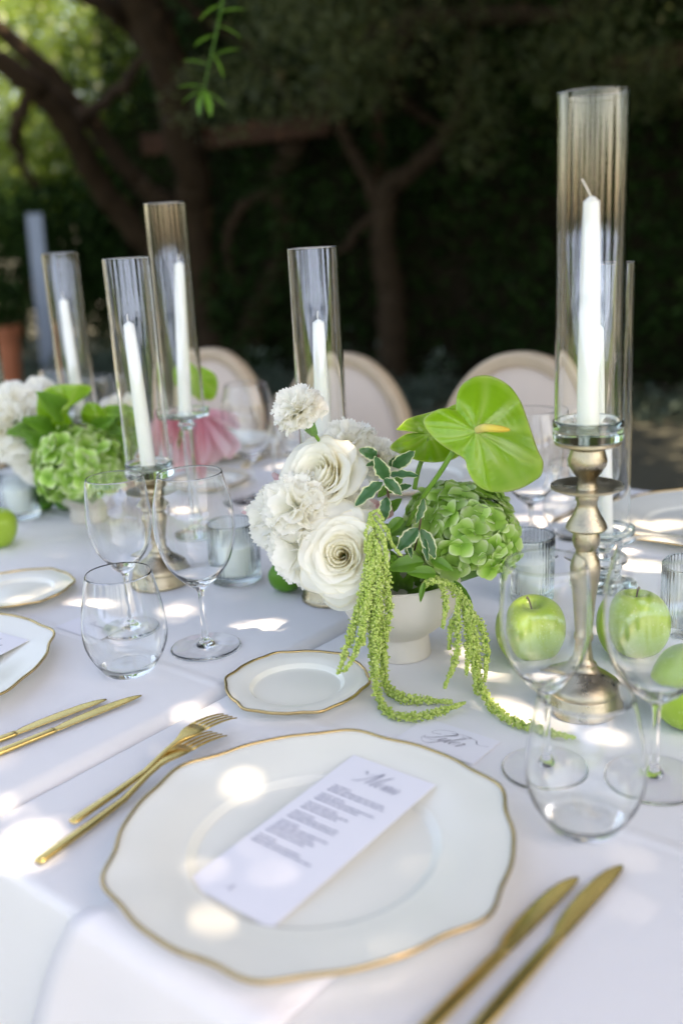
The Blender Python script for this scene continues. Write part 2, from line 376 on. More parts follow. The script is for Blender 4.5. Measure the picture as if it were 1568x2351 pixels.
ground = obj('ground', mesh('ground', np.stack([gx, gy, gz], -1).reshape(-1, 3), grid_faces(len(xs), len(xs)), gm, smooth=True))
tag(ground, 'bare brown earth of the garden terrace', 'ground', kind='structure')

tm = pbr('pale terrace stone', (0.12, 0.125, 0.13), 0.85, var=0.15, scale=2.5, bump=0.3, bscale=30)  # unseen paving added to bounce light up onto the flowers
tv = [UV(2.5, -7, .008), UV(2.5, 3.6, .008), UV(-1.6, 3.6, .008), UV(-1.6, -7, .008)]
terr = obj('terrace', mesh('terrace', np.array(tv), [[0, 1, 2, 3]], tm, smooth=False))
tag(terr, 'pale stone terrace under the table', 'terrace', kind='structure')
lm = pbr('lawn', (0.06, 0.12, 0.02), 0.8, var=0.35, scale=1.2, bump=0.6, bscale=60)
gvm = pbr('pale slate gravel', (0.34, 0.48, 0.74), 0.9, var=0.12, scale=0.8, bump=0.5, bscale=80)  # unseen reflector ground; sky blue put into its colour for tube reflections
court = obj('gravel_court', mesh('gravel_court', np.array([(-60, -90, .008), (60, -90, .008), (60, -6.2, .008), (-60, -6.2, .008)]), [[0, 1, 2, 3]], gvm, smooth=False))
tag(court, 'pale blue grey gravel court beyond the lawn', 'court', kind='structure')
lawn = obj('lawn', mesh('lawn', np.array([(-40, -60, .004), (40, -60, .004), (40, -2.6, .004), (-40, -2.6, .004)]), [[0, 1, 2, 3]], lm, smooth=False))
tag(lawn, 'mown lawn beyond the terrace', 'lawn', kind='structure')
HO = np.array([2.08, 6.75, 0]); HD = np.array([-0.848, 0.53, 0]); HN = np.array([-0.53, -0.848, 0])   # hedge line, facing the table
def hedge_pts(n, s0, s1, h, thick, sag=0.0):
    s = RNG.uniform(s0, s1, n); z = h * RNG.uniform(0, 1, n) ** 0.9; t = RNG.uniform(0, 1, n) ** 2 * thick
    bul = 0.16 * np.sin(s * 2.3 + 1) + 0.12 * np.sin(z * 3.1 + s * 1.7) + 0.1 * np.sin(s * 5.1 - z * 4)
    return HO + s[:, None] * HD + HN * (bul + 0.1 - t)[:, None] + np.array([0, 0, 1]) * z[:, None]
hedge = thing('hedge', 'tall dark clipped hedge closing off the back of the garden', 'hedge', (0, 0, 0))
bm_v, bm_f = [], []
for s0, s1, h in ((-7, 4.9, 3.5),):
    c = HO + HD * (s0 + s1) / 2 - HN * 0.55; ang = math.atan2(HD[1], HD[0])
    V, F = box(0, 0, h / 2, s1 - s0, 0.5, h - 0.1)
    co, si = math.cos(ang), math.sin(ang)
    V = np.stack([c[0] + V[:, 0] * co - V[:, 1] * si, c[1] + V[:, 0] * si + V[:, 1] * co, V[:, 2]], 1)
    obj('core', mesh('hedge_core', V, F, MAT['soil'], smooth=False), hedge)  # solid dark box added to stop sky showing through the leaves
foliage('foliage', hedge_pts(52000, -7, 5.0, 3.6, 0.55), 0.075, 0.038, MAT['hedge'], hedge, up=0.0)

# low silvery planting along the foot of the hedge
pts = []
for s0, s1, dens in ((1.2, 2.9, 4), (-1.6, 0.1, 2), (3.6, 7.6, 10)):
    n = int(900 * dens * (s1 - s0) / 2)
    s = RNG.uniform(s0, s1, n); off = RNG.uniform(0.25, 0.8, n); z = np.abs(RNG.normal(0, 0.11, n)) * (1 + .5 * np.sin(s * 7))
    pts.append(HO + s[:, None] * HD + HN * off[:, None] + np.array([0, 0, 1]) * z[:, None])
border = foliage('ground_cover', np.concatenate(pts), 0.06, 0.03, MAT['grey'], None, up=0.6)
tag(border, 'low silvery leafed planting along the foot of the hedge', 'ground cover', kind='stuff')

def limb(name, pix, radii, parent, mat='bark', wob=0.03):
    P = spline([atd(x, y, Y) for x, y, Y in pix], 10)
    P = P + RNG.normal(0, wob * 0.25, P.shape)
    V, F = tube(P, [r_ * .72 for r_ in radii], 12)
    dz = 1 + 0.10 * np.sin(V[:, 2:3] * 9 + V[:, 0:1] * 14) ; base = np.repeat(P, 12, axis=0)
    V = base + (V - base) * dz
    return obj(name, mesh(name, V, F, MAT[mat]), parent)
tree = thing('olive_tree', 'old spreading tree with thick leaning dark trunk and long bare limbs', 'tree', atd(500, 850, 8.6) * [1, 1, 0])
tree_loc = np.array(tree.location)
holder = []
def in_tree(o): o.location = [-a for a in tree_loc]; return o
in_tree(limb('trunk', [(520, 925, 8.6), (500, 840, 8.6), (470, 690, 8.5), (445, 500, 8.3), (430, 340, 8.0), (385, 150, 7.6), (300, -60, 7.2), (180, -320, 6.8)], [0.34, 0.25, 0.20, 0.19, 0.2, 0.2, 0.2, 0.16], tree))
in_tree(limb('limb', [(530, 850, 8.55), (570, 780, 8.5), (610, 680, 8.4), (650, 580, 8.3), (645, 440, 8.2), (665, 345, 8.1), (745, 230, 7.9), (835, 105, 7.6), (960, 45, 7.3), (1150, 35, 7.0), (1350, 20, 6.7), (1520, -60, 6.5)], [0.2, 0.18, 0.15, 0.13, 0.15, 0.13, 0.11, 0.09, 0.08, 0.06], tree))
in_tree(limb('limb', [(455, 640, 8.45), (400, 600, 8.4), (330, 545, 8.3), (230, 420, 8.0), (155, 285, 7.6), (70, 195, 7.3), (-60, 100, 7.0)], [0.15, 0.15, 0.14, 0.12, 0.13, 0.12, 0.1], tree))
in_tree(limb('limb', [(440, 520, 8.3), (390, 470, 8.3), (320, 420, 8.2), (230, 310, 8.0), (120, 180, 7.8), (-20, 50, 7.6)], [0.12, 0.12, 0.1, 0.09, 0.09, 0.08], tree))
in_tree(limb('limb', [(400, 190, 7.7), (300, 60, 7.5), (230, 10, 7.2), (80, -60, 7.0)], [0.1, 0.1, 0.08, 0.05], tree))
for pix in ([(700, 300, 8.0), (640, 185, 7.9), (560, 95, 7.7), (470, 40, 7.5), (370, -40, 7.3)], [(960, 45, 7.3), (905, 140, 7.4), (925, 230, 7.5), (1010, 285, 7.5), (1100, 290, 7.4)], [(160, 285, 7.7), (255, 225, 7.8), (335, 125, 7.8), (400, 30, 7.7)], [(70, 195, 7.3), (35, 320, 7.5), (80, 430, 7.8)], [(645, 440, 8.2), (560, 470, 8.2), (520, 560, 8.3), (545, 650, 8.4)]):
    in_tree(limb('branch', pix, [0.075, 0.065, 0.05, 0.035], tree, wob=.05))
tree2 = thing('garden_tree', 'upright brown forked trunk rising behind the oval chairs', 'tree', atd(905, 880, 7.9) * [1, 1, 0])
t2 = np.array(tree2.location)
def in_tree2(o): o.location = [-a for a in t2]; return o
in_tree2(limb('trunk', [(915, 960, 7.6), (905, 860, 7.6), (895, 700, 7.55), (882, 540, 7.5), (890, 440, 7.45), (960, 380, 7.4), (1030, 300, 7.3), (1075, 150, 7.2), (1090, -80, 7.1)], [0.2, 0.17, 0.14, 0.12, 0.1, 0.07, 0.06, 0.05], tree2))
in_tree2(limb('limb', [(886, 540, 7.5), (850, 430, 7.5), (800, 330, 7.5), (770, 240, 7.4), (780, 60, 7.3)], [0.08, 0.07, 0.06, 0.05, 0.04], tree2))
in_tree2(limb('limb', [(890, 470, 7.5), (830, 520, 7.5), (780, 580, 7.4), (700, 610, 7.3)], [0.05, 0.045, 0.04, 0.02], tree2))

# timber rail and post between the trunks
def beam(name, a, b, w, h, label):
    a, b = np.asarray(a), np.asarray(b); L = np.linalg.norm(b - a)
    V, F = box(0, 0, 0, L, w, h)
    o = obj(name, mesh(name, V, F, MAT['timber'], smooth=False), None, (a + b) / 2)
    o.rotation_euler = Vector((b - a).tolist()).to_track_quat('X', 'Z').to_euler()
    bv = o.modifiers.new('bevel', 'BEVEL'); bv.width = 0.012; bv.segments = 2
    return tag(o, label, 'beam')
beam('timber_beam', atd(330, 335, 8.1), atd(760, 285, 7.8), 0.10, 0.15, 'dark red brown timber rail behind the leaning trunk')
beam('timber_beam', atd(1290, 180, 6.9), atd(1700, 100, 6.3), 0.10, 0.14, 'dark timber rail running into the hedge on its own')
pv = atd(868, 270, 7.9)
po = beam('timber_post', (pv[0], pv[1], 0), (pv[0], pv[1], 3.3), 0.08, 0.09, 'slim weathered timber post beside the forked trunk'); po['category'] = 'post'

# foliage of the two crowns that hangs into view
def blob_pts(specs):
    out = []
    for (x, y, Y, rx, rz, n) in specs:
        c = atd(x, y, Y); d = RNG.normal(size=(n, 3)); d /= np.linalg.norm(d, axis=1)[:, None]
        r = RNG.uniform(0, 1, n) ** 0.45
        out.append(c + d * r[:, None] * np.array([rx, rx * .8, rz]))
    return np.concatenate(out)
sp = []
for k in range(34):
    x = RNG.uniform(480, 1600); y = RNG.uniform(-60, 330 if x > 700 else 230); sp.append((x, y, RNG.uniform(5.6, 7.2), RNG.uniform(.2, .5), RNG.uniform(.12, .3), int(RNG.uniform(250, 520))))
foliage('crown', blob_pts(sp), 0.055, 0.015, MAT['olive'], tree2, up=0.1).location = [-a for a in t2]

sp = []
for k in range(60):
    x = RNG.uniform(-80, 430); y = RNG.uniform(-60, 350 - max(0, x - 150) * .5); sp.append((x, y, RNG.uniform(9.0, 10.6), RNG.uniform(.15, .4), RNG.uniform(.12, .3), int(RNG.uniform(90, 200))))
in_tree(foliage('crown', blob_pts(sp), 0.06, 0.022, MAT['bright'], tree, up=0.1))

# young sunlit tree beyond the end of the hedge
yt = thing('young_tree', 'sunlit light green leafy tree beyond the end of the hedge', 'tree', atd(60, 860, 12) * [1, 1, 0])
yl = np.array(yt.location)
sp = []
for k in range(62):
    x = RNG.uniform(-170, 430); y = RNG.uniform(-60, 500)
    sp.append((x, y, RNG.uniform(9.6, 13), RNG.uniform(.3, .8), RNG.uniform(.25, .6), int(RNG.uniform(300, 620))))
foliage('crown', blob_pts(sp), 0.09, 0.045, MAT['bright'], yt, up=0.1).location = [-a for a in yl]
o = limb('trunk', [(40, 880, 12), (60, 600, 12), (80, 300, 12), (60, 0, 12)], [0.12, 0.1, 0.08, 0.05], yt); o.location = [-a for a in yl]
sp = [(RNG.uniform(-120, 470), RNG.uniform(430, 840), RNG.uniform(9.4, 10.8), RNG.uniform(.3, .6), RNG.uniform(.3, .5), 600) for k in range(44)]
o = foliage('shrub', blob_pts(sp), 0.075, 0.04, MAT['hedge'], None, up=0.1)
tag(o, 'dark leafy shrubs filling the gap behind the leaning trunk', 'shrubs', kind='stuff')

# overhead crown that shades the table, with the gaps that let single sunbeams through
gaps = []
for x, y, z, r in [(45, 1965, .75, .020), (70, 1935, .75, .024), (105, 1905, .75, .022), (60, 1950, .75, .02), (525, 1805, .765, .006), (605, 1942, .765, .009), (622, 2012, .765, .007),
                   (560, 1455, .75, .02), (600, 1435, .75, .016), (575, 1470, .75, .014), (1180, 1635, .75, .022), (1230, 1655, .75, .02), (1130, 1540, .75, .02), (1080, 1490, .75, .018),
                   (40, 1375, .765, .02), (120, 1350, .765, .022), (180, 1390, .75, .02), (235, 1395, .75, .016), (430, 1400, .75, .018), (390, 1420, .75, .015), (700, 1550, .765, .013),
                   (440, 1650, .75, .012), (480, 1630, .75, .012), (517, 828, .93, .03), (505, 822, .93, .03), (858, 832, .93, .028), (868, 840, .93, .026),
                   (1270, 1150, .75, .03), (1300, 1195, .75, .035), (1240, 1170, .75, .028), (1215, 1200, .75, .02), (1500, 1200, .765, .03), (1545, 1190, .765, .03), (1480, 1230, .765, .03), (1530, 1240, .765, .03), (1440, 1290, .75, .03), (1500, 1300, .75, .03), (1400, 1260, .75, .025),
                   (600, 1120, .75, .03), (640, 1080, .75, .03), (590, 1170, .75, .02), (700, 1060, .75, .03), (170, 1045, .88, .02), (210, 1010, .9, .02), (165, 1065, .87, .015), (1470, 1370, .80, .014), (1290, 1400, .80, .012), (1410, 1560, .75, .014), (1420, 1700, .75, .014), (1330, 1670, .75, .012),
                   (480, 1120, .75, .02), (420, 1180, .75, .02), (1130, 1120, .75, .03), (1090, 1090, .75, .03), (1180, 1100, .75, .03)]:
    gaps.append((at(x, y, z), r))
def thin_for_gaps(c, half):
    keep = np.ones(len(c), bool)
    for T, r in gaps:
        d = c - T; al = d @ SDIR; perp = np.linalg.norm(d - al[:, None] * SDIR, axis=1)
        keep &= ~(perp < r * .45 + half)
    return c[keep]
def slab(n, x0, x1, y0, y1, z0, z1): return np.stack([RNG.uniform(x0, x1, n), RNG.uniform(y0, y1, n), RNG.uniform(z0, z1, n)], 1)
c1 = thin_for_gaps(slab(92000, 0.1, 4.0, -1.0, 2.7, 3.5, 4.2), 0.016)
o = foliage('crown', c1, 0.085, 0.036, MAT['olive'], tree, up=0.5); in_tree(o)
c2 = np.concatenate([slab(26000, 4.0, 7.5, -1.0, 10, 3.5, 4.3), slab(66000, -0.3, 4.0, 2.7, 10, 3.5, 4.3), slab(9000, -1.3, -0.3, 5.5, 10, 3.5, 4.3), slab(4500, -2.6, 0.1, -1.0, 0.5, 3.5, 4.3)])
for px_, py_ in ((517, 828), (508, 822), (858, 832), (868, 842)):
    r_ = ray(px_, py_); gaps.append((CAMP + r_ * (1.95 / (r_[:2] @ TU[:2])), .05))
c2 = thin_for_gaps(c2, 0.028)
o = foliage('crown', c2, 0.12, 0.055, MAT['olive'], tree, up=0.5); in_tree(o)

# hanging twig in front of the trunk
tw = thing('hanging_twig', 'thin leafy twig hanging down in front of the leaning trunk', 'twig', atd(520, -90, 2.6))
twl = np.array(tw.location)
path = spline([atd(560, -420, 2.6), atd(520, -60, 2.55), atd(500, 60, 2.5), atd(480, 150, 2.5), atd(468, 208, 2.5)], 8) - twl
obj('stem', mesh('twig_stem', *tube(path, [0.003, 0.002, 0.0012], 6), MAT['leaf']), tw)
lv, lf = [], []
def small_leaf(L, W, n=7, fold=0.2, bend=0.15):
    V, E = [], []
    for j in range(n):
        s = j / (n - 1); w = W * math.sin(math.pi * min(1, s * 0.94 + 0.03)) ** 0.8
        for t in (-1, -.5, 0, .5, 1):
            V.append((t * w / 2, s * L, abs(t) * w * fold - bend * L * s * s)); E.append(abs(t))
    return np.array(V), grid_faces(5, n), E
tlV, tlF, tlE = small_leaf(0.062, 0.018)
tl_me = mesh('twig_leaf', tlV, tlF, MAT['leaf'], attrs={'edge': tlE})
for i, (x, y, ang) in enumerate([(470, 205, 200), (468, 205, 250), (468, 208, -30), (470, 200, 170), (490, 130, 20), (480, 150, 160), (500, 60, -20), (497, 80, 190), (510, 10, 200), (505, 30, 10), (470, 207, 285), (485, 120, -60)]):
    a = math.radians(ang); p = atd(x, y, 2.5) - twl
    d = np.array([math.cos(a), RNG.uniform(-.5, .5), -math.sin(a) if False else math.sin(a)]) ; d /= np.linalg.norm(d)
    o = obj('leaf', tl_me, tw, p); o.rotation_euler = Vector(d.tolist()).to_track_quat('Y', 'Z').to_euler()

sp = [(RNG.uniform(-1500, -120), RNG.uniform(60, 860), RNG.uniform(10.5, 13), RNG.uniform(.4, .9), RNG.uniform(.4, .7), 420) for k in range(60)]
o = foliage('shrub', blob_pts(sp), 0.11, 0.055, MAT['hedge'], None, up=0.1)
tag(o, 'dark leafy shrubbery carrying on past the terracotta pot', 'shrubs', kind='stuff')
# terracotta pot and pale blue board by the end of the hedge
pp = atd(5, 820, 8.3); pp[2] = 0
pot = thing('terracotta_pot', 'large terracotta pot standing by the silvery planting', 'pot', pp)
zt = atd(5, 745, 8.3)[2]
prof = [(0.0, 0.0), (0.12, 0.0), (0.165, zt - .1), (0.165, zt - .09), (0.19, zt - .085), (0.19, zt), (0.17, zt), (0.16, zt - .06), (0, zt - .06)]
obj('wall', mesh('pot_wall', *lathe(prof, 32), MAT['terracotta'], smooth=False), pot)
pc = slab(260, -.2, .2, -.2, .2, zt - .05, zt + .35); foliage('plant', pc, 0.12, 0.05, MAT['hedge'], pot)
bt = atd(50, 492, 9.0)
bl = obj('blue_board', mesh('blue_board', *box(0, 0, bt[2] / 2, 0.13, 0.04, bt[2]), MAT['blue'], smooth=False), None, (bt[0] + .06, bt[1], 0))
bl.rotation_euler = (0, math.radians(2), 0)
tag(bl, 'pale blue painted board among the shrubs above the terracotta pot', 'board')

# ------------------------------------------------------------------ tables and cloths
U0, U1, SEAM = 0.360, 1.73, 0.771
def cloth_mesh(u0, u1, v0, v1, top, drops, radius, step=0.03, seam_end=None):
    """drops: hang length at (u0, u1, v0, v1) sides."""
    def axis(a, b, da, db):
        core = np.linspace(a, b, int((b - a) / step) + 1)
        r = radius
        arc = np.array([0.15, .35, .6, .85, 1.0, 1.3, 1.57]) * r
        la = -np.concatenate([arc, 1.57 * r + np.linspace(0.02, max(da - r, 0.03), max(3, int(da / 0.05)))])[::-1]
        lb = np.concatenate([arc, 1.57 * r + np.linspace(0.02, max(db - r, 0.03), max(3, int(db / 0.05)))])
        return np.concatenate([a + la, core, b + lb])
    A = axis(u0 + radius, u1 - radius, drops[0], drops[1]); B = axis(v0 + radius, v1 - radius, drops[2], drops[3])
    def fall(e, r):      # distance past the edge -> (outward, down)
        e = np.maximum(e, 0); th = np.minimum(e / r, math.pi / 2)
        return r * np.sin(th), r * (1 - np.cos(th)) + np.maximum(e - r * math.pi / 2, 0)
    AA, BB = np.meshgrid(A, B, indexing='ij')
    ul, uh, vl, vh = u0 + radius, u1 - radius, v0 + radius, v1 - radius
    ea = np.maximum(ul - AA, AA - uh); eb = np.maximum(vl - BB, BB - vh)
    oa, da = fall(ea, radius); ob, db = fall(eb, radius)
    sa = np.where(AA < ul, -1, 1) * (ea > 0); sb = np.where(BB < vl, -1, 1) * (eb > 0)
    drop = np.maximum(da, db)
    fold = np.clip((drop - .05) / .5, 0, 1) * 0.03
    wav = np.sin(BB * 17 + 1.3 * np.sin(BB * 5)) ; wav2 = np.sin(AA * 19 + np.sin(AA * 7))
    big = np.clip((drop - .02) / .6, 0, 1) * .02
    uu = np.clip(AA, ul, uh) + sa * (oa + fold * wav + big); vv = np.clip(BB, vl, vh) + sb * (ob + (fold * wav2 if drops[2] > .3 else 0))
    if seam_end == 'hi': vv = np.where(BB > vh, np.clip(BB, vl, vh) + ob, vv)
    if seam_end == 'lo': vv = np.where(BB < vl, np.clip(BB, vl, vh) - ob, vv)
    zz = top - drop
    zz += np.where(drop < .001, -0.0006 + 0.0005 * np.sin(AA * 11 + BB * 3) * np.sin(BB * 9), 0)
    P = uu[..., None] * TU + vv[..., None] * TV + zz[..., None] * np.array([0, 0, 1.0])
    return P.reshape(-1, 3), [q[::-1] for q in grid_faces(len(B), len(A))]
V, F = cloth_mesh(U0, U1, -1.15, SEAM - 0.0015, 0.75, (0.66, 0.25, 0.66, 0.12), 0.010, seam_end='hi')
tag(obj('tablecloth', mesh('tablecloth', V, F, MAT['cloth'])), 'smooth white tablecloth under the ivory charger plate with the angled menu card', 'tablecloth')
V, F = cloth_mesh(U0 - 0.006, U1, SEAM + 0.0025, 3.15, 0.7565, (0.66, 0.25, 0.12, 0.66), 0.017, seam_end='lo')
tag(obj('tablecloth', mesh('tablecloth_b', V, F, MAT['cloth'])), 'white tablecloth of the adjoining table with a rounded edge along the seam', 'tablecloth')
ZL = 0.7568          # top of the adjoining cloth
def tz(v): return ZL if v > SEAM else 0.7501
for v0, v1, lab in ((-1.13, SEAM - .02, 'table'), (SEAM + .02, 3.13, 'table')):
    t = thing('trestle_table', 'wooden table wholly under the %s tablecloth' % ('near' if v0 < 0 else 'adjoining'), 'table', UV((U0 + U1) / 2, (v0 + v1) / 2, 0), (0, 0, TH))
    obj('tabletop', mesh('tabletop', *box(0, 0, .728, U1 - U0 - .05, v1 - v0, .03), MAT['timber'], smooth=False), t)
    for a in (-1, 1):
        for b in (-1, 1):
            obj('leg', mesh('table_leg', *box(a * .55, b * (v1 - v0 - .2) / 2, .355, .06, .06, .71), MAT['timber'], smooth=False), t)

# napkin tucked under the charger and hanging over the table edge
nv0, nv1 = 0.385, 0.605
S = np.concatenate([np.linspace(0.20, 0.0, 9)[:-1], -np.array([0, .25, .5, .75, 1, 1.25, 1.57]) * .013, -.0204 - np.linspace(.03, .30, 8)])
rows = []
for lay in (0, 1):
    R_ = []
    for s in S:
        row = []
        for k in range(13):
            hang = np.clip(-s / .13, 0, 1.6); v = nv0 + (nv1 - nv0 - .03 + .085 * hang ** .7 - .02 * max(s, 0) / .2) * k / 12
            off = 0.0012 + 0.0060 * (1 - lay)
            if s >= 0: p = (U0 + .013 + s, 0.7502 + off)
            else:
                th = min(-s / .013, math.pi / 2); ex = max(-s - .0204, 0)
                p = (U0 + .013 - (.013 + off) * math.sin(th) - .035 * ex, 0.7502 - .013 + (.013 + off) * math.cos(th) - ex)
            bow = 0.004 * math.sin(k * 1.1 + 1) * (max(-s, 0) / .3)
            row.append(UV(p[0] - bow, v - .02 * max(-s, 0) * (k / 6 - 1), p[1]))
        R_.append(row)
    rows.append(np.array(R_).reshape(-1, 3))
nf = grid_faces(13, len(S))
V = np.concatenate(rows); n0 = len(rows[0]); F = nf + [[i + n0 for i in q[::-1]] for q in nf]
edge = [i for i in range(13)] + [13 * j + 12 for j in range(1, len(S))] + [13 * (len(S) - 1) + i for i in range(11, -1, -1)] + [13 * j for j in range(len(S) - 2, 0, -1)]
for a, b in zip(edge, edge[1:] + edge[:1]): F.append([b, a, a + n0, b + n0])
tag(obj('napkin', mesh('napkin', V, F, MAT['napkin'])), 'folded white napkin under the charger plate and hanging over the table edge', 'napkin')

# ------------------------------------------------------------------ plates
def scallop(a, amp=1.0):
    k = 6; t = (a * k / (2 * math.pi)) % 1.0
    return amp * (0.020 * math.cos(2 * math.pi * t) + 0.013 * math.cos(4 * math.pi * t + .5) + 0.006 * math.cos(6 * math.pi * t + 1.0))
def plate_meshes(R, well, h, wallt=0.004, n=144):
    def rmod(a, r):
        w = np.clip((r - well) / (R - well), 0, 1) ** 1.5
        return 1 + scallop(a) * w
    prof = smooth_prof([(0, .0045), (well * .5, .0045), (well * .93, .005), (well * 1.0, .0065), (well * 1.06, .0098), (well * 1.1, .0105), (well + (R - well) * .5, .0105 + (h - .0105) * .45), (R * .985, h - .0012), (R, h)], 4).tolist()
    prof[0][0] = 0
    under = [(R * .997, h - .0022), (R * .97, h - wallt * .9), (well * 1.12, .0058), (well * .98, .0022), (well * .90, 0), (well * .84, 0), (well * .8, .0016), (0, .0016)]
    V, F = lathe(prof + under, n, rmod=rmod)
    P = []
    for i in range(n + 1):
        a = 2 * math.pi * i / n; r = R * rmod(a, R)
        P.append((r * math.cos(a), r * math.sin(a), h + .0002))
    T = []
    wd = 0.0010 if R > .1 else 0.0010
    for i in range(n):
        a = 2 * math.pi * i / n; r = R * rmod(a, R); ca, sa = math.cos(a), math.sin(a)
        slope = (h - .0105) * .55 / ((R - well) * .5)
        for dr, dz in ((-2.4 * wd, -2.4 * wd * slope + .0005), (-wd, .0008 - wd * slope * .6), (.4 * wd, .0009), (.9 * wd, -.0004), (.5 * wd, -.0022), (-.6 * wd, -.0026)):
            T.append(((r + dr) * ca, (r + dr) * sa, h + dz))
    m = 6; TF = [[i * m + k, ((i + 1) % n) * m + k, ((i + 1) % n) * m + (k + 1) % m, i * m + (k + 1) % m] for i in range(n) for k in range(m)]
    return mesh('plate_body', V, F, MAT['porcelain']), mesh('plate_rim', np.array(T), TF, MAT['gold'])
CH = plate_meshes(0.1635, 0.0985, 0.021); BR = plate_meshes(0.080, 0.050, 0.0145, n=120)
def plate(kind, u, v, rotz, label, z=None):
    t = thing('charger_plate' if kind is CH else 'bread_plate', label, 'plate', UV(u, v, tz(v) if z is None else z), (0, 0, rotz))
    obj('body', kind[0], t); obj('gold_rim', kind[1], t); return t
pu, pv_ = 0.519, 0.484
plate(CH, pu, pv_, 0.35, 'ivory charger plate with scalloped gold rim lying on the folded napkin', z=0.7570)
bu, bv = uv_of(at(682, 1569, .76)); plate(BR, bu, bv, 0.9, 'small scalloped bread plate beside the trailing amaranth')
LS = 0.60          # spacing of place settings along the table
plate(CH, 0.505, 1.105, 0.5, 'scalloped ivory charger plate with no napkin beside the seam in the cloth')
plate(BR, *uv_of(at(42, 1364, .76)), 0.2, 'small scalloped bread plate beside the single yellow green apple')

# ------------------------------------------------------------------ cards with lettering
def ribbon(paths, width, slant=0.5):
    """pen strokes as flat ribbons: thick on the down-stroke, hairline otherwise."""
    V, F = [], []
    for P in paths:
        P = spline(P, 6); n0 = len(V)
        T = np.gradient(P, axis=0); T /= np.linalg.norm(T, axis=1)[:, None] + 1e-9
        for p, t in zip(P, T):
            down = max(0, -t[1]) ** 2; w = width * (0.35 + 1.2 * down)
            nrm = np.array([-t[1], t[0]])
            a, b = p + nrm * w / 2, p - nrm * w / 2
            V += [(a[0], a[1], 0), (b[0], b[1], 0)]
        for i in range(len(P) - 1): F.append([n0 + 2 * i, n0 + 2 * i + 1, n0 + 2 * i + 3, n0 + 2 * i + 2])
    return np.array(V), F
def shear(paths, k=0.55): return [[(x + k * y, y) for x, y in P] for P in paths]
G = {   # copperplate-like letter strokes, x-height 1
 'e': ([[(0, .45), (.35, .55), (.5, .85), (.3, 1), (.05, .7), (.05, .25), (.3, 0), (.6, .2), (.75, .4)]], .7),
 'n': ([[(0, .55), (.15, .95), (.18, 0)], [(.18, .3), (.45, 1), (.62, .8), (.6, .1), (.75, 0), (.95, .4)]], .92),
 'u': ([[(0, .5), (.15, .95), (.12, .2), (.3, 0), (.6, .5), (.68, .95)], [(.68, .95), (.65, .15), (.8, 0), (1.0, .45)]], .98),
 'l': ([[(0, .4), (.35, 1.5), (.3, 2.1), (.15, 1.8), (.1, .3), (.25, 0), (.5, .4)]], .5),
 'r': ([[(0, .45), (.15, 1.05), (.2, .85), (.4, .9), (.35, .15), (.5, 0), (.75, .4)]], .75),
 'y': ([[(0, .5), (.15, .95), (.12, .25), (.3, .05), (.6, .5), (.68, .95), (.6, -.3), (.35, -1.0), (-.3, -1.05), (-1.2, -.55), (-1.5, -.2), (-.8, -.25), (0, -.1), (.8, .3)]], .85),
 'M': ([[(-1.3, 1.7), (-1.45, 1.9), (-1.25, 2.05), (-1.05, 1.8), (-.6, 1.5), (0, 1.9), (.45, 2.5)], [(.45, 2.5), (.3, 1.3), (-.1, .1), (-.5, -.2), (-.7, .2)], [(.45, 2.5), (.8, 1.2), (.85, .1)], [(.85, .1), (1.3, 1.4), (1.75, 2.4)], [(1.75, 2.4), (1.6, 1.2), (1.55, .2), (1.75, 0), (2.0, .35)]], 2.0),
 'T': ([[(-.2, 1.4), (-1.0, 1.1), (-1.5, 1.7), (-1.1, 2.4), (0, 2.6), (.9, 2.2), (.75, 1.6), (.2, 1.45)], [(.1, 2.2), (1.2, 2.6), (2.3, 2.5), (2.2, 2.1), (1.6, 2.15), (1.9, 2.5), (3.2, 2.3), (4.4, 1.6), (5.4, 1.9)], [(.75, 2.2), (.6, 1.2), (.2, .2), (-.4, -.1), (-.8, .3)]], 1.0),
}
def word(text, size, gap=0.06):
    out, x = [], 0.0
    for ch in text:
        st, w = G[ch]
        out += [[((x + px) * size, py * size) for px, py in P] for P in st]; x += w + gap
    return out, x * size
def lettering(paths, width, loc2, me_name, parent, mat, z=0.0, rot=0.0, k=0.55):
    V, F = ribbon(shear(paths, k), width)
    V[:, 0] += loc2[0]; V[:, 1] += loc2[1]; V[:, 2] = z
    return obj(me_name, mesh(me_name, V, F, MAT[mat], smooth=False), parent)
def card_mesh(name, w, h, curl=0.0, th=0.0005):
    nx, ny = 7, 15; V = []
    for lay in (1, 0):
        for j in range(ny):
            for i in range(nx):
                x, y = (i / (nx - 1) - .5) * w, (j / (ny - 1) - .5) * h
                V.append((x, y, lay * th + curl * ((2 * y / h) ** 2 + .6 * (2 * x / w) ** 2)))
    f = grid_faces(nx, ny); n0 = nx * ny
    F = f + [[a + n0 for a in q[::-1]] for q in f]
    e = list(range(nx)) + [nx * j + nx - 1 for j in range(1, ny)] + [nx * (ny - 1) + i for i in range(nx - 2, -1, -1)] + [nx * j for j in range(ny - 2, 0, -1)]
    for a, b in zip(e, e[1:] + e[:1]): F.append([a, b, b + n0, a + n0])
    return mesh(name, np.array(V), F, MAT['paper'], smooth=False)
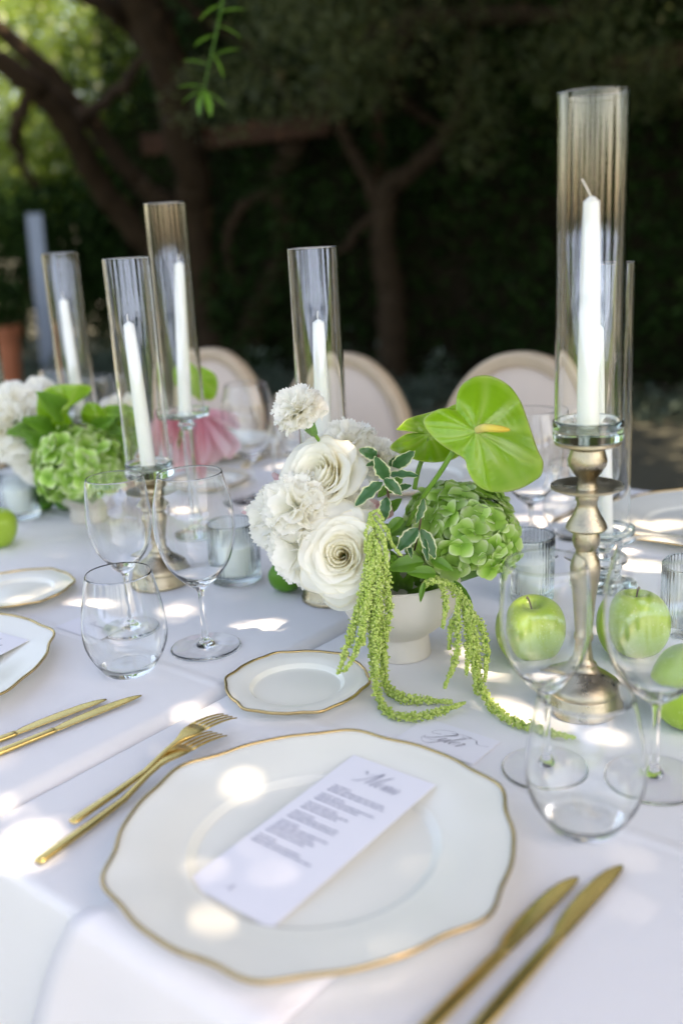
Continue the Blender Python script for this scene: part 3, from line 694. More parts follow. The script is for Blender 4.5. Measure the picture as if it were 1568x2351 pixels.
# card frame: local +Y = away from the guest (+u), local +X = to the guest's right (-v)
CROT = TH - math.pi / 2
def menu_card(u, v, z, label, rz=0.0):
    t = thing('menu_card', label, 'menu card', UV(u, v, z), (.047, 0, CROT + rz))
    obj('sheet', card_mesh('menu_sheet', 0.092, 0.213, 0.0), t)
    P, w = word('Menu', 0.0084); lettering(P, 0.0008, (-w / 2 + .004, .074), 'title', t, 'inkb', .0009)
    rng = np.random.default_rng(11); y = .058
    blocks = [(1, .018), (2, .066), None, (1, .026), (2, .054), None, (1, .028), (2, .046), None, (1, .02), (2, .056), None, (1, .024), (4, .05), None, (1, .018), (2, .058)]
    strokes = []
    for b in blocks:
        if b is None: y -= .0034; continue
        for _ in range(b[0]):
            L = b[1] * rng.uniform(.82, 1.05); x = -.036
            hx = .0011 if b[0] == 1 else .0013
            while x < -.036 + L:
                wl_ = rng.uniform(.003, .009); xx = x; pth = []
                while xx < x + wl_:
                    pth += [(xx, y), (xx + .0003, y + hx), (xx + .0006, y + .0001)]; xx += .0009
                strokes.append(pth); x += wl_ + .0013
            y -= .0042
    lettering(strokes, .00042, (0, 0), 'small_print', t, 'inkb', .0009, k=.1)
    mono = [[(-.003, -.0945), (-.0005, -.0895), (.001, -.0875), (.0018, -.091), (.003, -.0945)], [(-.002, -.0915), (0, -.0925), (.003, -.0908)]]
    lettering(mono, .0005, (0.002, 0), 'monogram', t, 'inkb', .0009, k=.15)
    return t
menu_card(0.531, 0.490, 0.7570 + .0118, 'white menu card lying square on the ivory charger over the napkin')
menu_card(0.520, 1.083, ZL + .0118, 'white menu card on the charger plate that has no napkin', rz=0.1)
def place_card(u, v, z, label, name):
    t = thing('place_card', label, 'place card', UV(u, v, z), (0, 0, CROT))
    obj('sheet', card_mesh('place_sheet', 0.090, 0.052), t)
    if name:
        P, w = word('Tyler', 0.0088, .06); lettering(P, 0.0008, (-w / 2 - .001, -.007), 'handwriting', t, 'ink', .0008, k=.75)
    else:
        P = []
        for j in range(9): P.append([(-.018 + j * .004, 0), (-.0165 + j * .004, .004), (-.0155 + j * .004, .0), (-.0145 + j * .004, .0015)])
        P.append([(-.024, .002), (-.03, .008), (-.018, .011), (-.016, .002), (-.021, -.004)])
        lettering(P, .00055, (0, 0), 'handwriting', t, 'inkb', .0008, k=.6)
    return t
place_card(0.744, 0.502, 0.7506, 'white name card with violet handwriting tucked behind the charger', True)
place_card(*uv_of(at(215, 1452)), ZL + .0004, 'white name card behind the stemless glass next to the seam', False)

# ------------------------------------------------------------------ cutlery (local x = along, tip at +x)
def knife_meshes():
    st = []
    for l, a, b, th in [(0, -.0040, .0040, .003), (.004, -.0052, .0052, .0045), (.05, -.0050, .0050, .0052), (.10, -.0044, .0044, .0052), (.118, -.0043, .0043, .0048), (.1205, -.0046, .0046, .0040)]:
        st.append((l, a, b, .0032, th))
    bl = [(.1195, -.0040, .0040, .0032, .0028), (.124, -.0046, .0052, .0032, .0019), (.133, -.0048, .0078, .0032, .0016), (.15, -.0049, .0098, .0032, .0015), (.175, -.0049, .0104, .0032, .0014), (.198, -.0048, .0094, .0032, .0013), (.212, -.0044, .0070, .0032, .0012), (.221, -.0036, .0036, .0032, .0011), (.2255, -.0022, .0006, .0032, .0009)]
    return mesh('knife_handle', *loft(st, 16, 3.0), MAT['cutlery']), mesh('knife_blade', *loft(bl, 12, 3.2), MAT['cutlery'])
KN = knife_meshes()
def knife(tip, heel, z, label, flip=1, group=None):
    """tip and heel: table (u, v)."""
    a, b = UV(*heel, z), UV(*tip, z); d = (b - a) / np.linalg.norm(b - a); org = b - d * .2255
    t = thing('table_knife', label, 'knife', org, (0, 0, math.atan2(d[1], d[0])), group)
    obj('handle', KN[0], t, scale=(1, flip, 1)); obj('blade', KN[1], t, scale=(1, flip, 1)); return t
kt1 = uv_of(at(1323, 2012, .754)); kt2 = uv_of(at(1425, 1985, .754))
knife(kt1, (.430, .307), .7504, 'gold table knife lying next to the ivory charger over the napkin')
knife(kt2, (.445, .281), .7504, 'gold table knife on the outer side of its twin by the stemless glass', )
kt3 = uv_of(at(325, 1602, .757)); kt4 = uv_of(at(245, 1611, .757))
knife(kt3, (kt3[0] - .167, kt3[1] + .022), ZL + .0003, 'gold table knife lying alongside the cloth seam')
knife(kt4, (kt4[0] - .123, kt4[1] + .020), ZL + .0003, 'gold table knife between another knife and the charger without napkin')
def fork_meshes():
    def zc(l): return .0035 + .0115 * max(0, math.sin(math.pi * np.clip((l - .085) / .135, 0, 1))) - .003 * np.clip((l - .2) / .02, 0, 1)
    h = [(l, -w, w, zc(l), th) for l, w, th in [(0, .0042, .003), (.004, .0050, .0042), (.05, .0044, .0042), (.09, .0034, .004), (.12, .0027, .0036), (.134, .0030, .003), (.142, .0054, .0024), (.150, .0094, .002), (.158, .0112, .0018), (.168, .0114, .0017)]]
    H = mesh('fork_handle', *loft(h, 14, 2.8), MAT['cutlery'])
    tines = []
    for k in range(4):
        y = (-.0094 + k * .00627)
        s = [(l, y * sh - w, y * sh + w, zc(l), .0016) for l, w, sh in [(.165, .0023, 1), (.175, .0022, 1), (.19, .0019, 1.0), (.205, .0014, .99), (.213, .0007, .98)]]
        tines.append(mesh('fork_tine', *loft(s, 8, 2.4), MAT['cutlery']))
    return H, tines
FK = fork_meshes()
def fork(heel, tip, z, pitch, label):
    a, b = UV(*heel, z), UV(*tip, z); d = (b - a) / np.linalg.norm(b - a)
    t = thing('table_fork', label, 'fork', a, (0, -pitch, math.atan2(d[1], d[0])))
    obj('handle', FK[0], t)
    for m in FK[1]: obj('tine', m, t)
    return t
fk2 = fork((.380, .670), (.62, .701), .7503, 0.0, 'gold fork slipped partly under the charger rim beside the napkin'); fk2.scale = (1.14, 1.05, 1.05)
fork((.430, .690), (.64, .706), .7503 + .0035, math.radians(1.6), 'gold fork resting on top of another fork near the bread plate')

# ------------------------------------------------------------------ glassware
def split_lathe(prof, cuts, names, mat, n=64):
    """one closed turned profile cut into neighbouring parts (indices into prof)."""
    out = []; ks = [0] + list(cuts) + [len(prof) - 1]
    for nm, a, b in zip(names, ks[:-1], ks[1:]):
        out.append((nm, mesh(nm, *lathe(prof[a:b + 1], n), mat)))
    return out
def wine_profile(H, rmax, rrim, rfoot, bb):
    foot = smooth_prof([(0, 0.0004), (rfoot * .97, 0.0), (rfoot, .0012), (rfoot * .96, .0022), (rfoot * .45, .0050), (.0085, .0085), (.0046, .014)], 4)
    stem = smooth_prof([(.0046, .014), (.0037, .026), (.0034, .045), (.0037, bb - .012), (.0055, bb - .004)], 5)
    k = (H - bb)
    outer = smooth_prof([(.0055, bb - .004), (.012, bb + .001), (rmax * .5, bb + k * .085), (rmax * .80, bb + k * .23), (rmax * .965, bb + k * .42), (rmax, bb + k * .56), (rmax * .965, bb + k * .75), (rrim + .0022, bb + k * .93), (rrim, H)], 6)
    t = .0009
    inner = smooth_prof([(rrim - t * .2, H + .0004), (rrim - t, H), (rrim + .0022 - t, bb + k * .93), (rmax * .965 - t, bb + k * .75), (rmax - t, bb + k * .56), (rmax * .965 - t, bb + k * .42), (rmax * .80 - t, bb + k * .235), (rmax * .5 - .0006, bb + k * .105), (.009, bb + .0075), (0, bb + .006)], 6)
    P = np.concatenate([foot, stem[1:], outer[1:], inner])
    return P.tolist(), [len(foot) - 1, len(foot) + len(stem) - 2]
def make_wine(name, H, rmax, rrim, rfoot, bb):
    P, cuts = wine_profile(H, rmax, rrim, rfoot, bb); P[0][0] = 0; P[-1][0] = 0
    parts = split_lathe(P, cuts, ('foot', 'stem', 'bowl'), MAT['glass'])
    parts[0][1].materials[0] = MAT['footglass']
    return name, parts
WBIG = make_wine('wine_glass', .222, .0487, .0388, .0418, .081); WSM = make_wine('wine_glass', .205, .0410, .0355, .0385, .083)
def put(kind, p, label, cat, rz=0.0, group=None):
    t = thing(kind[0], label, cat, p, (0, 0, rz), group)
    for nm, me in kind[1]: obj(nm, me, t)
    return t
def at_t(x, y):
    p = at(x, y); u, v = uv_of(p); p[2] = tz(v) + .0002; return p
put(WBIG, at_t(475, 1497), 'large wine glass beside the ribbed tealight holder', 'wine glass')
put(WSM, at_t(305, 1455), 'smaller wine glass standing behind a stemless tumbler near the seam', 'wine glass')
put(WSM, at_t(1250, 1765), 'smaller wine glass in front of the tall brass candlestick', 'wine glass')
put(WBIG, at_t(1500, 1790), 'large wine glass standing in front of the green apples', 'wine glass')
tp = smooth_prof([(0, .0008), (.024, .0), (.0285, .001), (.034, .008), (.045, .027), (.0495, .047), (.0475, .075), (.0425, .102), (.0385, .121)], 6).tolist()
ti = smooth_prof([(.0382, .1214), (.0375, .121), (.0415, .102), (.0464, .075), (.0484, .048), (.0440, .029), (.034, .0125), (.024, .0085), (0, .0078)], 6).tolist()
tp[0][0] = 0; ti[-1][0] = 0
TUM = ('stemless_tumbler', split_lathe(tp + ti, [len(tp) - 1], ('outer_wall', 'inner_wall'), MAT['glass']))
put(TUM, at_t(300, 1550), 'stemless glass tumbler by the tips of the two gold knives at the seam', 'tumbler')
put(TUM, at_t(1340, 1893), 'stemless glass tumbler above the knives by the charger on the napkin', 'tumbler')
# ribbed tealight holders
def rib(a, r): return 1 + (0.016 * math.cos(44 * a) if r > .0352 else 0)
vp = [(0, .0006), (.033, 0), (.0355, .002), (.0365, .006), (.0365, .04), (.0365, .085), (.0362, .0885), (.0352, .090), (.034, .0885), (.0335, .06), (.033, .016), (.030, .0125), (0, .0125)]
VOT = mesh('ribbed_holder', *lathe(vp, 220, rmod=rib), MAT['ribbed'])
TEA = mesh('tealight_wax', *lathe([(0, 0), (.029, 0), (.0295, .002), (.0295, .042), (.028, .044), (0, .0435)], 40), MAT['wax'])
def votive(p, label, wax=True):
    o = obj('tealight_holder', VOT, None, p); tag(o, label, 'tealight holder')
    if wax:
        c = thing('tealight', 'white wax tealight inside the ' + label.replace(' glass tealight holder', ' holder'), 'candle', np.array(p) + [0, 0, .0128])
        obj('wax', TEA, c); obj('wick', mesh('tea_wick', *tube([(0, 0, .043), (.001, 0, .05)], .0008, 6), MAT['wick']), c)
votive(at_t(545, 1342), 'ribbed glass tealight holder behind the large wine glass')
votive(at_t(1210, 1372), 'ribbed glass tealight holder behind the hydrangea', True)
votive(at_t(1585, 1450), 'ribbed glass tealight holder behind the apples', False)
votive(at_t(50, 1195), 'ribbed glass tealight holder beneath the big ruffled white bloom')

# ------------------------------------------------------------------ candlesticks, tubes and tapers
BP = [('base', [(.0, .0), (.0430, .0), (.0432, .004), (.0418, .0058), (.0412, .0065), (.0410, .0095), (.0398, .0108), (.0396, .0165), (.0384, .0182), (.0388, .0205), (.0365, .026), (.027, .0335), (.0175, .040), (.0128, .0455), (.0126, .0478)]),
      ('stem', [(.0126, .0478), (.0118, .049), (.0095, .051), (.0085, .056), (.0072, .066), (.0068, .074), (.0088, .0772), (.0088, .082), (.0076, .085), (.0082, .094), (.0098, .115), (.0114, .132), (.0140, .150), (.0149, .160), (.0136, .168), (.0108, .174), (.0100, .180)]),
      ('knop', [(.0100, .180), (.0124, .184), (.0140, .191), (.0132, .197), (.0125, .2005), (.0192, .2028), (.0206, .205), (.0196, .208), (.0184, .211), (.0135, .220), (.0102, .228), (.0098, .233), (.0114, .2355), (.0112, .2395), (.0112, .2415)]),
      ('drip_pan', [(.0112, .2415), (.020, .2440), (.031, .2470), (.0356, .2492), (.0357, .2512), (.034, .2508), (.0235, .2488), (.022, .2478), (.0105, .2478)]),
      ('socket', [(.0105, .2478), (.0092, .253), (.0094, .259), (.0138, .265), (.0184, .273), (.0192, .279), (.0172, .286), (.0164, .290), (.0182, .2925), (.030, .2950), (.0322, .2965), (.0322, .2995), (.0312, .3002), (0, .3002)])]
def brass_meshes(k):
    out = []
    for nm, P in BP:
        Q = [(r, z if z < .047 else .047 + (z - .047) * k) for r, z in P]
        out.append((nm, mesh(nm, *lathe(Q, 56), MAT['brass'])))
    return ('brass_candlestick', out), Q[-1][1]
BTALL, HT = brass_meshes(0.946); BSHORT, HS = brass_meshes(0.46)
def edges_sharp(me, ang=50):
    me.set_sharp_from_angle(angle=math.radians(ang))
for k in (BTALL, BSHORT):
    for nm, me in k[1]: edges_sharp(me, 42)
DISC = mesh('glass_disc', *lathe([(0, 0), (.0330, 0), (.0337, .0008), (.0337, .0186), (.0328, .0196), (.0300, .0196), (.0294, .0188), (.0294, .0112), (.0285, .0104), (0, .0104)], 64), MAT['crystal']); edges_sharp(DISC, 40)
def tube_mesh(L, r=.0322, t=.0016):
    me = mesh('hurricane_tube', *lathe([(r, 0), (r, .0005), (r, .004), (r, L * .5), (r, L - .004), (r, L - .0014), (r, L - .0007), (r - t * .25, L), (r - t * .75, L), (r - t, L - .0007), (r - t, L - .0014), (r - t, L - .004), (r - t, L * .5), (r - t, .004), (r - t, .0005), (r - t, 0)], 96, closed=True), MAT['glass']); edges_sharp(me, 40); return me
def taper(base, L, label, lean=(0, 0), wick=((0, 0, 0), (-.002, 0, .008), (-.005, .0, .016)), r0=.0108):
    t = thing('taper_candle', label, 'candle', base, (lean[1], lean[0], 0))
    P = smooth_prof([(0, 0), (r0, 0), (r0 * 1.0, .002), (r0 * .97, L * .3), (r0 * .84, L * .7), (r0 * .70, L * .955), (r0 * .58, L * .978), (r0 * .3, L * .994), (0, L)], 5).tolist(); P[0][0] = 0; P[-1][0] = 0
    obj('wax', mesh('taper_wax', *lathe(P, 36), MAT['wax']), t)
    obj('wick', mesh('taper_wick', *tube(spline([np.array(w) + [0, 0, L - .002] for w in wick], 5), .0008, 6), MAT['wick']), t)
def hurricane(p, stick, H, top, tip, where, lean=(0, 0), wick=((0, 0, 0), (-.001, 0, .006), (0, .0, .012)), disc=True, stickcat='candlestick', sticklabel=''):
    if stick is not None: put(stick, p, sticklabel, stickcat)
    q = np.array(p) + [0, 0, H + .0003]
    cb = q + [0, 0, .0002]
    if disc:
        tag(obj('glass_disc', DISC, None, q), 'clear glass disc carrying the hurricane tube ' + where, 'glass holder'); q = q + [0, 0, .0199]; cb = cb + [0, 0, .0105]
    tb = obj('hurricane_tube', tube_mesh(top - (q[2] - p[2])), None, q); tag(tb, 'clear glass hurricane tube ' + where, 'hurricane tube')
    taper(cb, tip - (cb[2] - p[2]), 'white taper candle in the hurricane tube ' + where, lean, wick)
GA = at_t(1339, 1618)
hurricane(GA, BTALL, HT, .603, .514, 'on the tall brass candlestick', wick=((0, 0, 0), (-.003, 0, .006), (-.009, 0, .017)), sticklabel='tall antique brass candlestick with drip pan among the green apples')
hurricane(at_t(765, 1381), BSHORT, HS, .469, .380, 'rising behind the white carnation', sticklabel='short brass candlestick half hidden behind the white roses next to the lime', lean=(.01, 0))
hurricane(at_t(372, 1346), BSHORT, HS, .467, .382, 'behind the two wine glasses at the seam', lean=(-.03, 0), sticklabel='short brass candlestick standing behind the two wine glasses at the seam')
p1 = atd(175, 870, 1.85); p1[2] = ZL
hurricane(p1, BSHORT, HS, .4735, .393, 'rising behind the lime green heart shaped bloom', lean=(-.02, 0), sticklabel='short brass candlestick hidden among the blooms of the pink and white arrangement')
p0 = atd(-26, 870, 2.1); p0[2] = ZL
hurricane(p0, BSHORT, HS, .47, .39, 'at the far end behind the white blooms', sticklabel='short brass candlestick at the far end of the table')
def crystal_stick(H):
    P = smooth_prof([(.0, .002), (.036, 0), (.041, .002), (.040, .006), (.028, .010), (.013, .016), (.0095, .024), (.0125, .031), (.0085, .038)], 4).tolist()
    P += smooth_prof([(.0083, max(.042, H * .4)), (.0085, H - .034), (.0145, H - .027), (.0105, H - .020), (.018, H - .014), (.036, H - .011), (.0395, H - .008), (.0398, H), (.0382, H), (.0372, H - .0055), (.0, H - .006)], 4).tolist()
    P[0][0] = 0; P[-1][0] = 0
    k = len(smooth_prof([(0, 0)] * 9, 4)) - 1
    return ('glass_candlestick', split_lathe(P, [k], ('base', 'stem_and_dish'), MAT['crystal'], 56))
p3 = atd(425, 940, 1.62); p3[2] = ZL
hurricane(p3, crystal_stick(.2175), .2118, .542, .4535, 'on the clear glass candlestick by the pink blooms', lean=(.055, 0), disc=False, stickcat='candlestick', sticklabel='tall clear glass candlestick in front of the pink blooms')
p5 = atd(1388, 1212, 1.30); p5[2] = .7502
hurricane(p5, crystal_stick(.085), .079, .437, .36, 'on the low glass candlestick behind the brass one', disc=False, lean=(-.03, 0), sticklabel='low clear glass candlestick behind the tall brass one')

# ------------------------------------------------------------------ fruit
ap = smooth_prof([(0, .005), (.006, .0028), (.012, .0004), (.019, .001), (.030, .010), (.0375, .026), (.0392, .042), (.036, .058), (.0275, .069), (.0175, .0735), (.010, .0722), (.005, .067), (.0012, .062), (0, .0615)], 4)
ap[0][0] = 0; ap[-1][0] = 0
def apple_mod(a, r): return 1 + .018 * math.cos(5 * a + .6) * min(1, r / .03) + .015 * math.cos(2 * a)
apV, apF = lathe(ap.tolist(), 48, rmod=apple_mod)
apE = np.clip(np.hypot(apV[:, 0], apV[:, 1]) / .02, 0, 1) * .75 + .1
APM = mesh('apple_flesh', apV, apF, MAT['apple'], attrs={'edge': apE})
APS = mesh('apple_stalk', *tube(spline([(0, 0, .062), (-.001, 0, .070), (-.0035, .001, .079), (-.0055, .001, .082)], 5), [.0011, .001, .0012, .0017], 8), MAT['twig'])
def apple(p, rz, label, s=1.0, tilt=(0, 0)):
    t = thing('green_apple', label, 'apple', p, (tilt[0], tilt[1], rz)); t.scale = (s, s, s)
    obj('flesh', APM, t); obj('stalk', APS, t)
apple(at_t(1222, 1515), 0.3, 'shiny green apple in front of the hydrangea by the tall brass candlestick', 1.04, (.12, -.1))
apple(at_t(1450, 1510), 2.1, 'upright green apple behind the tall brass candlestick base', 1.06, (.05, .04))
apple(at_t(1565, 1660), 1.0, 'green apple with a large wine glass before it at the tumbler side', 1.06, (.2, .1))
apple(at_t(-4, 1262), 1.0, 'yellow green apple lying on its own by the small bread plate', 0.86, (.1, .1))
lp = smooth_prof([(0, -.029), (.004, -.0275), (.012, -.024), (.020, -.013), (.0225, 0), (.0205, .012), (.013, .0225), (.006, .0262), (.003, .029), (0, .030)], 4); lp[0][0] = 0; lp[-1][0] = 0
lV, lF = lathe(lp.tolist(), 40)
LMe = mesh('lime_peel', lV, lF, MAT['lime'], attrs={'edge': np.clip(np.hypot(lV[:, 0], lV[:, 1]) / .015, 0, 1) * .8 + .1})
def lime(x, y, rot, label):
    p = at_t(x, y) + np.array([0, 0, .0225]); tag(obj('lime', LMe, None, p, rot), label, 'lime')
lime(660, 1368, (1.4, .3, .8), 'dark green lime lying beside the short brass candlestick base')
lime(325 - 220, 1180, (1.3, 0, .3), 'green lime half hidden under the pale edged hydrangea')
lime(158, 1178, (1.5, 0, 1.3), 'green lime touching another lime at the white bowl')

# ------------------------------------------------------------------ footed bowls
bprof = smooth_prof([(0, .001), (.0300, 0), (.0318, .002), (.0316, .012), (.0305, .0235), (.0325, .0275), (.043, .036), (.0565, .050), (.0640, .066), (.0665, .083), (.0675, .0955)], 5).tolist()
binn = smooth_prof([(.0665, .0965), (.0645, .0955), (.0625, .075), (.052, .054), (.03, .044), (0, .042)], 4).tolist(); bprof[0][0] = 0; binn[-1][0] = 0
BOWLP = split_lathe(bprof + binn, [20, len(bprof) - 1], ('foot', 'body', 'inside'), MAT['stone'], 64)
BG = at_t(922, 1497)
tb_ = put(('footed_bowl', BOWLP), BG, 'chalky off white footed bowl holding the roses and hydrangea', 'bowl'); tb_.scale = (1.09, 1.09, 1.04)
BL = at_t(205, 1200)
put(('footed_bowl', BOWLP), BL, 'off white footed bowl under the out of focus arrangement with pink blooms', 'bowl')

# ------------------------------------------------------------------ flowers
def w_to_l(p, origin): return np.asarray(p) - np.asarray(origin)
def rose_petal(f, rng, R, H):
    nu, nv = 15, 11; V, E = [], []
    phi = 1.45 - .55 * f + rng.uniform(-.08, .08)
    R0 = R * (.03 + .16 * f); Rb = R * (.07 + .70 * f ** .95); top = H * (.92 + .14 * math.sin(f * 2.6) - .34 * f ** 3) * rng.uniform(.90, 1.07)
    lip = R * (.015 + .34 * f ** 1.4) * rng.uniform(.45, 1.4); ph = rng.uniform(0, 6.28, 4); point = rng.uniform(.0, .07) * f
    for j in range(nv):
        s = j / (nv - 1)
        for i in range(nu):
            t = -1 + 2 * i / (nu - 1)
            hh = s * (1 - (.16 + .20 * f) * abs(t) ** 2.4 + point * max(0, 1 - abs(t) * 2.2))
            w = .40 + .60 * math.sin(min(1, s * 1.25 + .05) * math.pi / 2)
            a = t * phi * w
            roll = max(0, hh - .62) / .38
            rad = R0 + (Rb - R0) * math.sin(min(1, hh * 1.15) * math.pi / 2) + lip * roll ** 1.7 + .025 * R * math.sin(3.3 * t + ph[1]) * hh * (.3 + f)
            rad += .03 * R * f * roll * math.sin(8 * t + ph[0]) + .05 * R * t * (.4 + .6 * f) * hh     # each petal wraps over its neighbour
            z = top * hh ** .95 - lip * .75 * roll ** 2.6 + .035 * R * math.sin(4.1 * t + ph[2]) * hh * (.4 + f) + .02 * R * f * roll * math.sin(9 * t + ph[3])
            V.append((rad * math.sin(a), rad * math.cos(a), z)); E.append(np.clip(.1 + .9 * s - .25 * (1 - f) ** 2, 0, 1))
    return V, grid_faces(nu, nv), E
def make_rose(c, axis, R, label, mat='petal_c', N=34, seed=1, spin=0.0, stem=None, H=None):
    rng = np.random.default_rng(seed); H = H or R * .95
    t = thing('rose', label, 'flower', c, rot_to(axis, spin))
    for i in range(N):
        f = i / (N - 1); V, F, E = rose_petal(f, rng, R, H)
        V = np.array(V); V[:, 2] -= H * .45
        tilt = rng.uniform(-.10, .10)
        a = i * 2.39996 + rng.uniform(-.2, .2); ca, sa = math.cos(a), math.sin(a)
        x, y = V[:, 0].copy(), V[:, 1].copy(); V[:, 0], V[:, 1] = x * ca - y * sa, x * sa + y * ca
        V[:, 2] += tilt * V[:, 0]
        obj('petal', mesh('rose_petal', V, F, MAT[mat], attrs={'edge': E}), t)
    hip = lathe([(0, -.75 * H), (.16 * R, -.72 * H), (.22 * R, -.6 * H), (.18 * R, -.45 * H), (0, -.4 * H)], 16)
    obj('hip', mesh('rose_hip', *hip, MAT['calyx']), t)
    return t
def carn_petal_mesh(rng, L, W):
    nu, nv = 33, 9; V, E = [], []
    k = rng.uniform(3.2, 4.8); p = rng.uniform(0, 6.28, 4); amp = rng.uniform(.06, .10) * L
    for j in range(nv):
        s = j / (nv - 1)
        for i in range(nu):
            t = -1 + 2 * i / (nu - 1)
            w = W * (.10 + .90 * s ** 1.2)
            fan = t * 0.85 * s
            r = L * s * (1 - .12 * t * t) * (1 + .05 * s * math.sin(7 * t + p[3]))
            if j == nv - 1: r += L * (.055 if i % 2 else -.025) * rng.uniform(.3, 1.2)
            ruf = amp * s ** 2 * math.sin(k * t * 2 + p[0]) + .5 * amp * s ** 3 * math.sin(11 * t + p[1]) + .3 * amp * s ** 3 * math.sin(17 * t + p[2])
            V.append((math.sin(fan) * r * .55 + t * w * .40, ruf + .16 * L * s ** 3, math.cos(fan) * r)); E.append(.1 + .9 * s)
    return mesh('carnation_petal', np.array(V), grid_faces(nu, nv), MAT['petal_w'], attrs={'edge': E})
_cr = np.random.default_rng(5)
CPET = [carn_petal_mesh(_cr, 1.0, 1.05) for _ in range(9)]
def make_carnation(c, axis, R, label, N=58, seed=1, stem_to=None, spread=1.75, calyx=True, cat='flower', name='carnation'):
    rng = np.random.default_rng(seed)
    t = thing(name, label, cat, c, rot_to(axis, rng.uniform(0, 6)))
    Q = Matrix.Identity(3)
    for i in range(N):
        f = (i + .5) / N; tilt = spread * f ** .62 + rng.uniform(-.12, .12); az = i * 2.39996 + rng.uniform(-.25, .25)
        L = R * rng.uniform(.86, 1.12) * (1.0 - .10 * f)
        m = Matrix.Rotation(az, 3, 'Z') @ Matrix.Rotation(-tilt, 3, 'X') @ Matrix.Rotation(rng.uniform(-.4, .4), 3, 'Z')
        o = obj('petal', CPET[i % len(CPET)], t, (0, 0, 0), m.to_euler(), L)
    if calyx:
        V, F = lathe([(0, -1.02 * R), (.13 * R, -1.0 * R), (.20 * R, -.75 * R), (.27 * R, -.25 * R), (.33 * R, .05 * R), (.2 * R, .02 * R), (0, 0)], 20, rmod=lambda a, r: 1 + .12 * math.cos(5 * a))
        obj('calyx', mesh('calyx', V, F, MAT['calyx']), t)
    if stem_to is not None:
        Ri = Matrix.Rotation(0, 3, 'Z'); eul = t.rotation_euler.to_matrix().inverted()
        e = np.array(eul @ Vector(w_to_l(stem_to, c).tolist())); P = spline([(0, 0, -.9 * R), (0, 0, -1.5 * R), e * .7 + np.array([0, 0, -.3 * R]), e], 6)
        obj('stem', mesh('stem', *tube(P, .0021, 8), MAT['stem']), t)
    return t
def floret_mesh(rng, big=1.0):
    V, F, E, n0 = [], [], [], 0
    nu, nv = 7, 7
    for q in range(4):
        L = .0200 * rng.uniform(.88, 1.12) * big; W = .0205 * rng.uniform(.9, 1.12) * big; cup = rng.uniform(.02, .24); az = q * math.pi / 2 + rng.uniform(-.15, .15); tw = rng.uniform(-.25, .25); up = rng.uniform(-.12, .38); w1 = rng.uniform(0, 6.28)
        for j in range(nv):
            s = j / (nv - 1)
            wid = W * (math.sin(math.pi * min(1, .10 + .70 * s ** .85)) ** .65) * (1 if s < .99 else .93)
            for i in range(nu):
                t = -1 + 2 * i / (nu - 1)
                r = L * s * (1 - .20 * t * t * s) + .0006
                x = t * wid / 2; z = cup * L * s * s * (.4 + t * t * .5) + up * r * .45 + .0008 * math.sin(4 * t + w1) * s - .0014 * max(0, s - .75) * 4 * rng.uniform(.9, 1.1)
                x, z = x - tw * z, z + tw * x
                V.append((x * math.cos(az) - r * math.sin(az), x * math.sin(az) + r * math.cos(az), z + q % 2 * .0007)); E.append(np.clip(max(s ** 1.2, abs(t) * s * .9), 0, 1))
        F += [[a + n0 for a in qd] for qd in grid_faces(nu, nv)]; n0 += nu * nv
    return mesh('floret', np.array(V), F, MAT['hydr'], attrs={'edge': E})
_hr = np.random.default_rng(3); FLOR = [floret_mesh(_hr) for _ in range(8)]
def make_hydrangea(c, R, label, N=120, seed=2, squash=.92, back=-.55):
    rng = np.random.default_rng(seed); t = thing('hydrangea', label, 'flower', c)
    for i in range(N):
        z = 1 - 2 * (i + .5) / N
        if z < back: continue
        a = i * 2.39996; r = math.sqrt(1 - z * z); d = np.array([r * math.cos(a), r * math.sin(a), z]) + rng.normal(0, .07, 3); d /= np.linalg.norm(d)
        lump = 1 + .07 * math.sin(d[0] * 5 + 1) * math.sin(d[2] * 6)
        p = d * (R - .006) * lump * rng.uniform(.90, 1.04) * np.array([1, 1, squash])
        nd = d + rng.normal(0, .30, 3)
        obj('floret', FLOR[i % 8], t, p, rot_to(nd, rng.uniform(0, 6.28)), rng.uniform(.72, 1.0) * R / .066)
    V, F = lathe([(0, -R * .85), (R * .5, -R * .6), (R * .74, 0), (R * .55, R * .5), (0, R * .72)], 16)
    obj('stalks', mesh('stalks', V, F, MAT['calyx']), t)
    return t
def leaf_mesh(L, W, mat, wavy=0.0, fold=.18, bend=.25, seed=0, tipp=1.3):
    rng = np.random.default_rng(seed); nu, nv = 13, 15; V, E = [], []; ph = rng.uniform(0, 6.28, 2)
    for j in range(nv):
        s = j / (nv - 1); w = W * (math.sin(math.pi * s ** .82) ** .75 if 0 < s < 1 else 0.02)
        for i in range(nu):
            t = -1 + 2 * i / (nu - 1)
            wob = 1 + wavy * .10 * math.sin(s * 26 + ph[0]) * abs(t)
            V.append((t * w / 2 * wob, s * L, abs(t) * w * fold - bend * L * (s - .25) ** 2 + wavy * .10 * W * math.sin(s * 19 + ph[1] + (2 if t > 0 else 0)) * t * t))
            E.append(max(abs(t) ** 1.6, max(0, (s - .80) / .2) ** 1.5, 0.0))
    return mesh('leaf', np.array(V), grid_faces(nu, nv), mat, attrs={'edge': E})
VL = [leaf_mesh(1, .46, MAT['varieg'], 1.0, .10, .25, k) for k in range(4)]; PL = [leaf_mesh(1, .42, MAT['leaf'], .3, .2, .35, k) for k in range(3)]
CAMV = np.array([0, 0, 1.25])
